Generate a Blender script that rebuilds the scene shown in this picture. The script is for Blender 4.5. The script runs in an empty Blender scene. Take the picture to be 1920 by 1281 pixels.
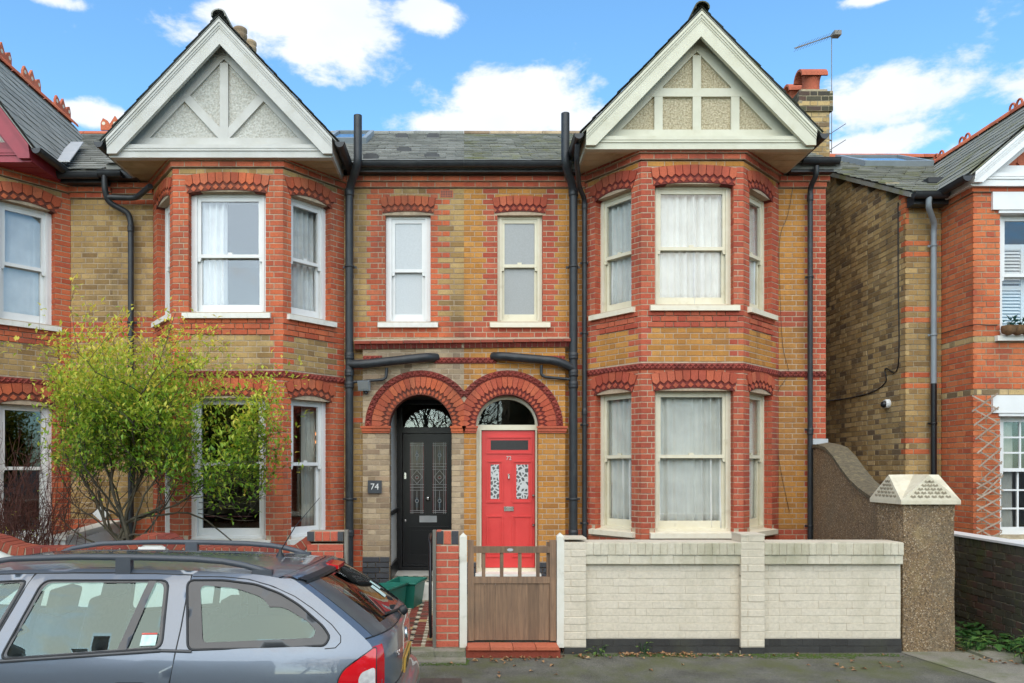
import bpy, bmesh, math, random
from mathutils import Vector, Matrix
from mathutils.geometry import delaunay_2d_cdt
random.seed(7)
R = math.radians
sc = bpy.context.scene
COL = sc.collection

# ------------------------------------------------------------------ camera
CAMZ = 1.89
cam_d = bpy.data.cameras.new('camera')
cam = bpy.data.objects.new('camera', cam_d); COL.objects.link(cam)
cam.location = (0, 0, CAMZ); cam.rotation_euler = (R(90), 0, 0)
cam_d.sensor_width = 36.0; cam_d.lens = 36.0 * 1450 / 1920      # about 27 mm, rising front
cam_d.shift_x = (960 - 870) / 1920; cam_d.shift_y = (877 - 640.5) / 1920
cam_d.clip_start = 0.05; cam_d.clip_end = 2000
sc.camera = cam

# ------------------------------------------------------------------ sky, sun, exposure
SUN_DIR = Vector((-0.10, -0.72, 0.64)).normalized()
w = bpy.data.worlds.new('World'); sc.world = w; w.use_nodes = True
nt = w.node_tree; nt.nodes.clear()
def N(tree, typ, **kw):
    n = tree.nodes.new(typ)
    for k, v in kw.items():
        if k == 'inp':
            for a, b in v.items(): n.inputs[a].default_value = b
        else: setattr(n, k, v)
    return n
def build_world():
    L = nt.links.new
    out = N(nt, 'ShaderNodeOutputWorld'); bg = N(nt, 'ShaderNodeBackground', inp={'Strength': 0.15})
    sky = N(nt, 'ShaderNodeTexSky', sky_type='NISHITA', sun_disc=False)
    sky.sun_elevation = math.asin(SUN_DIR.z); sky.sun_rotation = math.atan2(SUN_DIR.x, SUN_DIR.y)
    sky.air_density = 1.0; sky.dust_density = 0.6; sky.ozone_density = 1.6
    tint = N(nt, 'ShaderNodeMix', data_type='RGBA', blend_type='MULTIPLY'); tint.inputs[0].default_value = 1
    L(sky.outputs[0], tint.inputs[6]); tint.inputs[7].default_value = (0.76, 1.12, 1.24, 1)
    tc = N(nt, 'ShaderNodeTexCoord')
    stretch = N(nt, 'ShaderNodeVectorMath', operation='MULTIPLY'); stretch.inputs[1].default_value = (1, 1, 1.9)
    L(tc.outputs['Generated'], stretch.inputs[0])
    n1 = N(nt, 'ShaderNodeTexNoise', inp={'Scale': 13.0, 'Detail': 6.0, 'Roughness': 0.60, 'Distortion': 0.15})
    L(stretch.outputs[0], n1.inputs['Vector'])
    # cumulus: centre (direction as x, z for y = 1) and angular half sizes
    cl = [(-.215, .578, .17, .062), (-.05, .585, .06, .026), (.075, .478, .15, .050), (.02, .440, .13, .030), (.15, .445, .10, .028),
          (.555, .482, .12, .050), (.545, .418, .09, .030), (-.475, .456, .06, .020), (-.545, .612, .05, .012), (.53, .610, .05, .010)]
    vecs = [(Vector((x, 1, z)).normalized(), a * .70, b * .72) for x, z, a, b in cl]
    rr = random.Random(3)
    for i in range(8):                                  # the same fair weather cumulus all round
        az = R(52 + i * 256 / 7 + rr.uniform(-4, 4)); el = R((14, 38, 60)[i % 3] + rr.uniform(-5, 5))
        vecs.append((Vector((math.sin(az) * math.cos(el), math.cos(az) * math.cos(el), math.sin(el))), rr.uniform(.28, .46), rr.uniform(.13, .22)))
    prev = None
    for c, a, b in vecs:
        s = N(nt, 'ShaderNodeVectorMath', operation='SUBTRACT'); s.inputs[1].default_value = c
        L(tc.outputs['Generated'], s.inputs[0])
        m = N(nt, 'ShaderNodeVectorMath', operation='MULTIPLY'); m.inputs[1].default_value = (1 / a, 1 / a, 1 / b)
        L(s.outputs[0], m.inputs[0])
        l = N(nt, 'ShaderNodeVectorMath', operation='LENGTH'); L(m.outputs[0], l.inputs[0])
        if prev is None: prev = l.outputs['Value']
        else:
            mn = N(nt, 'ShaderNodeMath', operation='SMOOTH_MIN'); mn.inputs[2].default_value = 0.10
            L(prev, mn.inputs[0]); L(l.outputs['Value'], mn.inputs[1]); prev = mn.outputs[0]
    a1 = N(nt, 'ShaderNodeMath', operation='MULTIPLY_ADD'); a1.inputs[1].default_value = -2.3; a1.inputs[2].default_value = 1.15
    L(n1.outputs['Fac'], a1.inputs[0])                   # (0.5 - noise) * 2.3
    a2 = N(nt, 'ShaderNodeMath', operation='ADD'); L(prev, a2.inputs[0]); L(a1.outputs[0], a2.inputs[1])
    fac = N(nt, 'ShaderNodeMapRange', interpolation_type='SMOOTHSTEP', inp={'From Min': 1.10, 'From Max': 0.58, 'To Min': 0.0, 'To Max': 1.0})
    L(a2.outputs[0], fac.inputs['Value'])
    n2 = N(nt, 'ShaderNodeTexNoise', inp={'Scale': 9.0, 'Detail': 4.0}); L(stretch.outputs[0], n2.inputs['Vector'])
    cr = N(nt, 'ShaderNodeMix', data_type='RGBA'); L(n2.outputs['Fac'], cr.inputs[0])
    cr.inputs[6].default_value = (3.5, 3.9, 4.6, 1); cr.inputs[7].default_value = (4.7, 4.75, 4.8, 1)
    mx = N(nt, 'ShaderNodeMix', data_type='RGBA'); L(fac.outputs[0], mx.inputs[0]); L(tint.outputs[2], mx.inputs[6]); L(cr.outputs[2], mx.inputs[7])
    L(mx.outputs[2], bg.inputs['Color']); L(bg.outputs[0], out.inputs[0])
build_world()
sun_d = bpy.data.lights.new('sun', 'SUN'); sun = bpy.data.objects.new('sun', sun_d); COL.objects.link(sun)
sun_d.energy = 2.3; sun_d.angle = R(88); sun_d.color = (1.0, 0.885, 0.715)
sun.rotation_euler = SUN_DIR.to_track_quat('Z', 'Y').to_euler()
vs = sc.view_settings; vs.view_transform = 'Standard'; vs.look = 'None'; vs.gamma = 1; vs.exposure = 0.70; vs.use_curve_mapping = False
cy = sc.cycles; cy.use_adaptive_sampling = True; cy.adaptive_threshold = 0.02; cy.max_bounces = 6; cy.diffuse_bounces = 3; cy.glossy_bounces = 3; cy.transmission_bounces = 4; cy.transparent_max_bounces = 12; cy.caustics_reflective = False; cy.caustics_refractive = False

# ------------------------------------------------------------------ mesh helpers
ROOT = {}
def link(o, parent=None):
    COL.objects.link(o)
    if parent is not None:
        o.parent = parent
        if parent.name in ROOT: o.matrix_parent_inverse = Matrix.Translation(-ROOT[parent.name])
    return o
def tag(o, label=None, cat=None, group=None, kind=None):
    for k, v in (('label', label), ('category', cat), ('group', group), ('kind', kind)):
        if v: o[k] = v
    return o
def thing(name, loc, label, cat, group=None):
    o = bpy.data.objects.new(name, None); o.empty_display_size = 0.2
    COL.objects.link(o); o.location = loc; ROOT[o.name] = Vector(loc)
    return tag(o, label, cat, group)
def part_empty(name, parent):
    o = bpy.data.objects.new(name, None); o.empty_display_size = 0.1
    return link(o, parent)

class MB:
    def __init__(s): s.v = []; s.f = []; s.m = []; s.r = []; s.sm = []
    def add(s, vs_, fs, mat=0, rnd=0.0, smooth=False):
        b = len(s.v); s.v.extend([tuple(p) for p in vs_])
        for f in fs:
            s.f.append(tuple(b + i for i in f)); s.m.append(mat); s.r.append(rnd); s.sm.append(smooth)
    def box(s, x0, x1, y0, y1, z0, z1, mat=0, rnd=0.0):
        s.add([(x0,y0,z0),(x1,y0,z0),(x1,y1,z0),(x0,y1,z0),(x0,y0,z1),(x1,y0,z1),(x1,y1,z1),(x0,y1,z1)],
              [(0,3,2,1),(4,5,6,7),(0,1,5,4),(1,2,6,5),(2,3,7,6),(3,0,4,7)], mat, rnd)
    def pbox(s, P, u0, u1, n0, n1, z0, z1, mat=0, rnd=0.0):
        q = [P(u, n, z) for z in (z0, z1) for u, n in ((u0, n1), (u1, n1), (u1, n0), (u0, n0))]
        s.add(q, [(0,3,2,1),(4,5,6,7),(0,1,5,4),(1,2,6,5),(2,3,7,6),(3,0,4,7)], mat, rnd)
    def prism(s, P, poly, n0, n1, mat=0, rnd=0.0):        # polygon in (u, z) of plane P, from n0 (back) to n1 (front)
        k = len(poly)
        q = [P(u, n1, z) for u, z in poly] + [P(u, n0, z) for u, z in poly]
        fs = [tuple(range(k)), tuple(range(2*k-1, k-1, -1))] + [(i, k+i, k+(i+1) % k, (i+1) % k) for i in range(k)]
        s.add(q, fs, mat, rnd)
    def extr(s, poly, vec, mat=0, rnd=0.0):               # 3d polygon extruded by vec
        k = len(poly); vec = Vector(vec)
        q = [Vector(p) for p in poly] + [Vector(p) + vec for p in poly]
        s.add(q, [tuple(range(k)), tuple(range(2*k-1, k-1, -1))] + [(i, k+i, k+(i+1) % k, (i+1) % k) for i in range(k)], mat, rnd)
    def tube(s, pts, rad, n=8, mat=0, rnd=0.0, cap=True, smooth=True):
        pts = [Vector(p) for p in pts]; k = len(pts)
        rads = rad if isinstance(rad, (list, tuple)) else [rad] * k
        b = []; up = None
        for i, p in enumerate(pts):
            d = (pts[min(i+1, k-1)] - pts[max(i-1, 0)])
            if d.length < 1e-9: d = Vector((0, 0, 1))
            d.normalize()
            if up is None: up = d.orthogonal().normalized()
            else:
                up = up - d * up.dot(d)
                up = up.normalized() if up.length > 1e-6 else d.orthogonal().normalized()
            side = d.cross(up)
            sc_ = 1.0
            if 0 < i < k - 1:
                c = (pts[i] - pts[i-1]).normalized().dot((pts[i+1] - pts[i]).normalized())
                sc_ = 1.0 / max(math.sqrt(max((1 + c) / 2, 0.0)), 0.6)
            for j in range(n):
                a = 2 * math.pi * j / n
                b.append(p + (up * math.cos(a) + side * math.sin(a)) * rads[i] * (sc_ if n > 4 else 1))
        fs = [(i*n+j, i*n+(j+1) % n, (i+1)*n+(j+1) % n, (i+1)*n+j) for i in range(k-1) for j in range(n)]
        s.add(b, fs, mat, rnd, smooth)
        if cap: s.add(b[:n], [tuple(range(n-1, -1, -1))], mat, rnd); s.add(b[-n:], [tuple(range(n))], mat, rnd)
    def lathe(s, c, prof, n=16, mat=0, rnd=0.0, axis='Z'):
        q = []
        for r_, h in prof:
            for j in range(n):
                a = 2 * math.pi * j / n
                x, y = r_ * math.cos(a), r_ * math.sin(a)
                q.append({'Z': (c[0]+x, c[1]+y, c[2]+h), 'Y': (c[0]+x, c[1]-h, c[2]+y), 'X': (c[0]+h, c[1]+x, c[2]+y)}[axis])
        k = len(prof)
        s.add(q, [(i*n+j, i*n+(j+1) % n, (i+1)*n+(j+1) % n, (i+1)*n+j) for i in range(k-1) for j in range(n)], mat, rnd, True)
        s.add(q[:n], [tuple(range(n-1, -1, -1))], mat, rnd); s.add(q[-n:], [tuple(range(n))], mat, rnd)
    def mesh(s, name, mats):
        me = bpy.data.meshes.new(name); me.from_pydata(s.v, [], s.f)
        for m_ in (mats if isinstance(mats, (list, tuple)) else [mats]): me.materials.append(m_)
        me.polygons.foreach_set('material_index', s.m)
        me.polygons.foreach_set('use_smooth', s.sm)
        if any(s.r):
            a = me.attributes.new('rnd', 'FLOAT', 'FACE'); a.data.foreach_set('value', s.r)
        me.update()
        return me
    def build(s, name, mats, parent=None):
        if not s.f: return None
        return link(bpy.data.objects.new(name, s.mesh(name, mats)), parent)

class Plane:                                             # wall plane: u along, n outward, z up
    def __init__(s, ox, oy, ex=None, ey=None, a=0.0):
        s.ox, s.oy = ox, oy
        s.a = math.atan2(ey - oy, ex - ox) if ex is not None else a
        s.L = math.hypot(ex - ox, ey - oy) if ex is not None else 0
        s.c, s.s = math.cos(s.a), math.sin(s.a)
    def __call__(s, u, n, z): return (s.ox + u*s.c + n*s.s, s.oy + u*s.s - n*s.c, z)

def proj(p):
    return 870 + 1450 * p[0] / max(p[1], .01), 877 - 1450 * (p[2] - CAMZ) / max(p[1], .01)

# ------------------------------------------------------------------ materials
MATS = {}
def new_mat(name):
    m = bpy.data.materials.new(name); m.use_nodes = True; MATS[name] = m
    t = m.node_tree; b = t.nodes['Principled BSDF']
    return m, t, b
def world_pos(t): return N(t, 'ShaderNodeNewGeometry').outputs['Position']
def rnd_val(t):
    at = N(t, 'ShaderNodeAttribute', attribute_name='rnd'); oi = N(t, 'ShaderNodeObjectInfo')
    ad = N(t, 'ShaderNodeMath', operation='ADD'); t.links.new(at.outputs['Fac'], ad.inputs[0]); t.links.new(oi.outputs['Random'], ad.inputs[1])
    fr = N(t, 'ShaderNodeMath', operation='FRACT'); t.links.new(ad.outputs[0], fr.inputs[0])
    return fr.outputs[0]
def ramp(t, cols, interp='LINEAR'):
    r_ = N(t, 'ShaderNodeValToRGB'); e = r_.color_ramp; e.interpolation = interp
    while len(e.elements) < len(cols): e.elements.new(0.5)
    for i, c in enumerate(cols):
        if len(c) == 2: e.elements[i].position = c[0]; c = c[1]
        else: e.elements[i].position = i / max(len(cols) - 1, 1)
        e.elements[i].color = (*c[:3], 1)
    return r_
def mix(t, blend, fac, a, b):
    m = N(t, 'ShaderNodeMix', data_type='RGBA', blend_type=blend)
    for i, x in ((0, fac), (6, a), (7, b)):
        if hasattr(x, 'node'): t.links.new(x, m.inputs[i])
        else: m.inputs[i].default_value = x if i == 0 else (*x[:3], 1)
    return m.outputs[2]
def noise(t, scale, detail=4, rough=.55, vec=None, dist=0.0):
    n = N(t, 'ShaderNodeTexNoise', inp={'Scale': scale, 'Detail': detail, 'Roughness': rough, 'Distortion': dist})
    t.links.new(vec if vec is not None else world_pos(t), n.inputs['Vector'])
    return n.outputs['Fac']
def rangev(t, v, a, b, c=0.0, d=1.0):
    n = N(t, 'ShaderNodeMapRange', inp={'From Min': a, 'From Max': b, 'To Min': c, 'To Max': d}); t.links.new(v, n.inputs['Value'])
    return n.outputs[0]
def bump(t, b, h, strength=.4, dist=.004):
    n = N(t, 'ShaderNodeBump', inp={'Strength': strength, 'Distance': dist}); t.links.new(h, n.inputs['Height']); t.links.new(n.outputs[0], b.inputs['Normal'])

def surf(name, c1, c2=None, rough=.7, metal=0.0, scale=6.0, spec=.4, bs=None, bstr=.35, bdist=.003, dirt=None, dscale=2.0, dlo=.5, dhi=.72, dmax=.7, rvar=0.0, coat=0.0):
    """painted / plain surface: two tones of noise, optional dirt patches and fine relief"""
    m, t, b = new_mat(name)
    c2 = c2 or tuple(x * .82 for x in c1)
    col = mix(t, 'MIX', rangev(t, noise(t, scale, 6), .35, .65), c1, c2)
    if rvar:
        col = mix(t, 'MULTIPLY', 1.0, col, ramp(t, [(1-rvar,)*3, (1+rvar,)*3]).outputs[0])
        t.links.new(rnd_val(t), col.node.inputs[7].links[0].from_node.inputs[0])
    if dirt: col = mix(t, 'MIX', rangev(t, noise(t, dscale, 7, .62), dlo, dhi, 0, dmax), col, dirt)
    t.links.new(col, b.inputs['Base Color'])
    b.inputs['Roughness'].default_value = rough; b.inputs['Metallic'].default_value = metal; b.inputs['Specular IOR Level'].default_value = spec
    b.inputs['Coat Weight'].default_value = coat
    if bs: bump(t, b, noise(t, bs, 5), bstr, bdist)
    return m

def brick_mat(name, cols, soot=(.06, .05, .045), samt=.5, slo=.5, shi=.75, moss=None, speck=.55):
    m, t, b = new_mat(name)
    r_ = ramp(t, cols); t.links.new(rnd_val(t), r_.inputs[0])
    col = mix(t, 'MULTIPLY', 1.0, r_.outputs[0], ramp(t, [(.74,)*3, (1.0,)*3, (1.2,)*3]).outputs[0])
    t.links.new(noise(t, 34, 3, .65), col.node.inputs[7].links[0].from_node.inputs[0])
    sp = rangev(t, noise(t, 95, 1, .5), .62, .72, 0, speck)
    col = mix(t, 'MIX', sp, col, tuple(x * .35 for x in cols[0][:3]))
    stv = N(t, 'ShaderNodeVectorMath', operation='MULTIPLY'); stv.inputs[1].default_value = (2.6, 2.6, .8); t.links.new(world_pos(t), stv.inputs[0])
    col = mix(t, 'MIX', rangev(t, noise(t, .75, 6, .66, vec=stv.outputs[0]), slo, shi, 0, samt), col, soot)
    if moss: col = mix(t, 'MIX', rangev(t, noise(t, 2.2, 5, .66), .5, .66, 0, .75), col, moss)
    t.links.new(col, b.inputs['Base Color']); b.inputs['Roughness'].default_value = .88; b.inputs['Specular IOR Level'].default_value = .25
    bump(t, b, noise(t, 110, 3, .6), .55, .004)
    return m

def glass_mat(name, tint, refl=.10, rough=.0, dirt=.0, gcol=(.95,.97,1)):
    m, t, b = new_mat(name); t.nodes.remove(b)
    out = t.nodes['Material Output']
    tr = N(t, 'ShaderNodeBsdfTransparent'); tr.inputs[0].default_value = (*tint, 1)
    gl = N(t, 'ShaderNodeBsdfGlossy'); gl.inputs['Roughness'].default_value = rough; gl.inputs['Color'].default_value = (*gcol, 1)
    # slightly wavy old glass
    bn = N(t, 'ShaderNodeBump', inp={'Strength': .02, 'Distance': .01}); t.links.new(noise(t, 4.5, 2), bn.inputs['Height']); t.links.new(bn.outputs[0], gl.inputs['Normal'])
    lw = N(t, 'ShaderNodeLayerWeight', inp={'Blend': .5})
    fr = N(t, 'ShaderNodeMath', operation='POWER'); fr.inputs[1].default_value = 4.0; t.links.new(lw.outputs['Facing'], fr.inputs[0])
    f2 = N(t, 'ShaderNodeMath', operation='MULTIPLY_ADD', use_clamp=True); f2.inputs[1].default_value = .9; f2.inputs[2].default_value = refl
    t.links.new(fr.outputs[0], f2.inputs[0])
    ms = N(t, 'ShaderNodeMixShader'); t.links.new(f2.outputs[0], ms.inputs[0]); t.links.new(tr.outputs[0], ms.inputs[1]); t.links.new(gl.outputs[0], ms.inputs[2])
    if dirt:
        df = N(t, 'ShaderNodeBsdfDiffuse'); df.inputs[0].default_value = (.55, .57, .55, 1)
        ms2 = N(t, 'ShaderNodeMixShader'); ms2.inputs[0].default_value = dirt
        t.links.new(ms.outputs[0], ms2.inputs[1]); t.links.new(df.outputs[0], ms2.inputs[2]); ms = ms2
    t.links.new(ms.outputs[0], out.inputs[0])
    return m

M = MATS
brick_mat('red72', [(.37,.070,.040),(.45,.096,.050),(.51,.130,.064),(.41,.080,.048),(.53,.145,.074)], soot=(.13,.05,.035), samt=.65, slo=.46)
brick_mat('red74', [(.42,.085,.040),(.52,.120,.050),(.58,.145,.060),(.45,.095,.048),(.55,.16,.075)], soot=(.10,.05,.038), samt=.7, slo=.45)
brick_mat('ochre', [(.41,.175,.036),(.50,.225,.050),(.55,.262,.068),(.45,.195,.042),(.52,.242,.060),(.36,.155,.040)], soot=(.16,.09,.045), samt=.65, slo=.44)
brick_mat('stock', [(.28,.165,.060),(.41,.26,.10),(.49,.33,.14),(.35,.215,.078),(.45,.295,.12),(.24,.145,.06),(.46,.315,.135)], soot=(.09,.065,.04), samt=.65, slo=.46)
brick_mat('gault', [(.30,.21,.125),(.44,.33,.205),(.50,.38,.25),(.24,.17,.11),(.40,.28,.18)], soot=(.10,.08,.06), samt=.65, slo=.45)
brick_mat('darkstock', [(.22,.145,.065),(.40,.275,.12),(.52,.37,.17),(.15,.105,.065),(.42,.275,.11),(.56,.41,.21),(.28,.185,.085)], soot=(.14,.10,.06), samt=.45)
brick_mat('red70', [(.46,.105,.045),(.56,.15,.055),(.60,.18,.07),(.42,.09,.045)], soot=(.12,.05,.035), samt=.55)
brick_mat('pillar_red', [(.42,.085,.05),(.50,.115,.065),(.46,.10,.06),(.54,.13,.075)], soot=(.25,.07,.05), samt=.3)
brick_mat('bluebrick', [(.045,.047,.052),(.075,.077,.08),(.06,.06,.066)], soot=(.03,.03,.03), samt=.4)
brick_mat('cope_red', [(.24,.05,.03),(.32,.075,.04),(.20,.045,.035),(.36,.09,.05)], soot=(.07,.04,.03), samt=.6)
brick_mat('mossbrick', [(.055,.050,.035),(.085,.075,.05),(.065,.055,.045),(.11,.06,.045)], soot=(.03,.03,.02), samt=.5, moss=(.07,.085,.025))
brick_mat('banddark', [(.20,.040,.030),(.29,.060,.042),(.24,.048,.036),(.17,.036,.03)], soot=(.06,.035,.03), samt=.5, slo=.48)
brick_mat('terracotta', [(.45,.12,.06),(.52,.15,.08),(.40,.10,.055)], soot=(.15,.08,.05), samt=.4)
brick_mat('slate', [(.215,.218,.20),(.25,.252,.23),(.28,.28,.255),(.23,.233,.21)], soot=(.17,.175,.17), samt=.3)
brick_mat('slate_moss', [(.20,.205,.18),(.24,.245,.215),(.27,.27,.24),(.215,.22,.185)], soot=(.12,.125,.09), samt=.5, moss=(.20,.20,.08))
surf('mortar72', (.50,.385,.27), (.40,.29,.20), rough=.95, scale=20, bs=90, bstr=.6, dirt=(.30,.20,.12), dscale=1.3)
surf('mortar74', (.47,.37,.26), (.34,.26,.18), rough=.95, scale=20, bs=90, bstr=.6, dirt=(.16,.12,.09), dscale=1.3)
surf('mortardark', (.40,.33,.22), (.29,.235,.155), rough=.95, scale=20, bs=90, bstr=.6, dirt=(.08,.075,.05), dscale=2)
surf('archback72', (.20,.035,.025), (.12,.025,.02), rough=.9, scale=12, bs=80)
surf('archback74', (.20,.055,.03), (.11,.035,.025), rough=.9, scale=12, bs=80)
surf('cream', (.70,.65,.50), (.66,.60,.44), rough=.5, scale=8, dirt=(.40,.34,.22), dscale=5, dlo=.58, dhi=.78, dmax=.6, bs=40, bstr=.12)
surf('cream_gable', (.60,.58,.46), (.54,.52,.40), rough=.55, scale=4, dirt=(.45,.42,.28), dscale=3.5, dlo=.55, dhi=.8, dmax=.6, bs=14, bstr=.05)
surf('white', (.74,.74,.72), (.70,.70,.68), rough=.42, scale=5, dirt=(.55,.55,.5), dscale=4, dlo=.6, dhi=.85, dmax=.4)
surf('white_gable', (.53,.52,.48), (.47,.46,.42), rough=.6, scale=4, dirt=(.42,.40,.32), dscale=3.2, dlo=.52, dhi=.8, dmax=.6, bs=14, bstr=.05)
surf('maroon', (.30,.035,.05), (.25,.03,.045), rough=.45, scale=5)
surf('roughcast_cream', (.60,.52,.36), (.30,.25,.15), rough=.95, scale=42, bs=48, bstr=1.0, bdist=.02)
surf('roughcast_white', (.60,.585,.53), (.40,.385,.33), rough=.95, scale=38, bs=44, bstr=1.0, bdist=.02)
surf('soffit_wood', (.46,.36,.22), (.38,.29,.17), rough=.7, scale=3, dirt=(.25,.18,.1), dscale=4)
surf('soffit_cream', (.62,.52,.34), (.55,.45,.28), rough=.7, scale=3, dirt=(.35,.26,.14), dscale=3)
surf('blackpipe', (.030,.034,.038), (.022,.024,.027), rough=.42, scale=9, dirt=(.09,.09,.085), dscale=6, dlo=.55, dhi=.85, dmax=.5)
surf('greypipe', (.25,.285,.305), (.22,.25,.27), rough=.4, scale=7)
surf('black_paint', (.012,.012,.014), (.010,.010,.011), rough=.32, scale=5)
surf('red_paint', (.66,.060,.055), (.61,.052,.048), rough=.34, scale=4, bs=20, bstr=.05)
surf('chrome', (.72,.72,.72), (.6,.6,.6), rough=.2, metal=1.0)
surf('lead', (.42,.44,.45), (.5,.5,.5), rough=.55, metal=.3)
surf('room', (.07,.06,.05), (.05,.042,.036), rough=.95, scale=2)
surf('stone_sill', (.74,.72,.66), (.66,.64,.57), rough=.7, scale=10, dirt=(.4,.37,.3), dscale=5, dlo=.58, dhi=.8, dmax=.6, bs=60, bstr=.2)
surf('cream_sill', (.74,.68,.54), (.70,.63,.48), rough=.6, scale=10, dirt=(.38,.32,.22), dscale=5, dlo=.58, dhi=.8, dmax=.6, bs=60, bstr=.2)
# ------------------------------------------------------------------ more materials: glass, curtains
glass_mat('fan_glass', (.80,.80,.78), refl=.035); glass_mat('glass', (.96,.97,.97), refl=.065)
glass_mat('glass_old', (.97,.98,.97), refl=.055, dirt=.015)
def frosted(name, c, sc_=60):
    m, t, b = new_mat(name)
    t.links.new(mix(t, 'MIX', noise(t, sc_, 3), c, tuple(x * .72 for x in c)), b.inputs['Base Color'])
    b.inputs['Roughness'].default_value = .22; b.inputs['Specular IOR Level'].default_value = .7
    bump(t, b, noise(t, sc_ * 2.2, 2), .6, .003)
    return m
frosted('frosted', (.50,.53,.54)); frosted('frosted_dark', (.30,.315,.31)); frosted('obscure', (.05,.05,.05), 45); M['obscure'].node_tree.nodes['Principled BSDF'].inputs['Specular IOR Level'].default_value = .25
def cloth(name, c, tr=.35, sheer=.0):
    m, t, b = new_mat(name); out = t.nodes['Material Output']
    col = mix(t, 'MIX', rangev(t, noise(t, 5, 5), .35, .7), c, tuple(x * .86 for x in c))
    t.links.new(col, b.inputs['Base Color']); b.inputs['Roughness'].default_value = .9; b.inputs['Specular IOR Level'].default_value = .1
    tl = N(t, 'ShaderNodeBsdfTranslucent'); t.links.new(col, tl.inputs[0])
    ms = N(t, 'ShaderNodeMixShader'); ms.inputs[0].default_value = tr
    t.links.new(b.outputs[0], ms.inputs[1]); t.links.new(tl.outputs[0], ms.inputs[2])
    if sheer:                                                # open weave: denser where the folds turn away
        lw = N(t, 'ShaderNodeLayerWeight', inp={'Blend': .5}); op = rangev(t, lw.outputs['Facing'], .05, .75, 1 - sheer, 1.0)
        tp_ = N(t, 'ShaderNodeBsdfTransparent'); m2 = N(t, 'ShaderNodeMixShader'); t.links.new(op, m2.inputs[0]); t.links.new(tp_.outputs[0], m2.inputs[1]); t.links.new(ms.outputs[0], m2.inputs[2]); ms = m2
    t.links.new(ms.outputs[0], out.inputs[0])
    return m
cloth('net', (.95,.95,.93), tr=.25, sheer=.10); cloth('net_old', (.95,.94,.89), tr=.25, sheer=.16); cloth('curtain_grey', (.55,.54,.48))

# ------------------------------------------------------------------ brickwork
def unit_brick():
    e, g, d = .012, .05, .12                              # a soft worn arris
    v = [(-.5+e,0,-.5+g),(.5-e,0,-.5+g),(.5-e,0,.5-g),(-.5+e,0,.5-g),(-.5,d,-.5),(.5,d,-.5),(.5,d,.5),(-.5,d,.5),(-.5,1,-.5),(.5,1,-.5),(.5,1,.5),(-.5,1,.5)]
    f = [(0,1,2,3)] + [(i, 4+i, 4+(i+1) % 4, (i+1) % 4) for i in range(4)] + [(4+i, 8+i, 8+(i+1) % 4, 4+(i+1) % 4) for i in range(4)]
    return v, f
UB_V, UB_F = unit_brick()
UB_MESH = {}
def ub_mesh(mn):
    if mn not in UB_MESH:
        me = bpy.data.meshes.new('brick'); me.from_pydata(UB_V, [], UB_F); me.materials.append(M[mn]); me.update(); UB_MESH[mn] = me
    return UB_MESH[mn]
CH = .0762; JT = .0105
def rect(u0, u1, za, zb): return lambda z: [(u0, u1)] if za <= z <= zb else []
def disc(uc, zs, r_, zb=None, half=None):
    def f(z):
        if zb is not None and zb <= z <= zs: return [(uc - (half or r_), uc + (half or r_))]
        if zs < z < zs + r_: h = math.sqrt(r_*r_ - (z-zs)**2); return [(uc-h, uc+h)]
        return []
    return f
def cut(ints, holes, z):
    for h in holes:
        for a, b in h(z):
            o = []
            for p, q in ints:
                if b <= p or a >= q: o.append((p, q)); continue
                if a > p: o.append((p, a))
                if b < q: o.append((b, q))
            ints = o
    return ints
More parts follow.
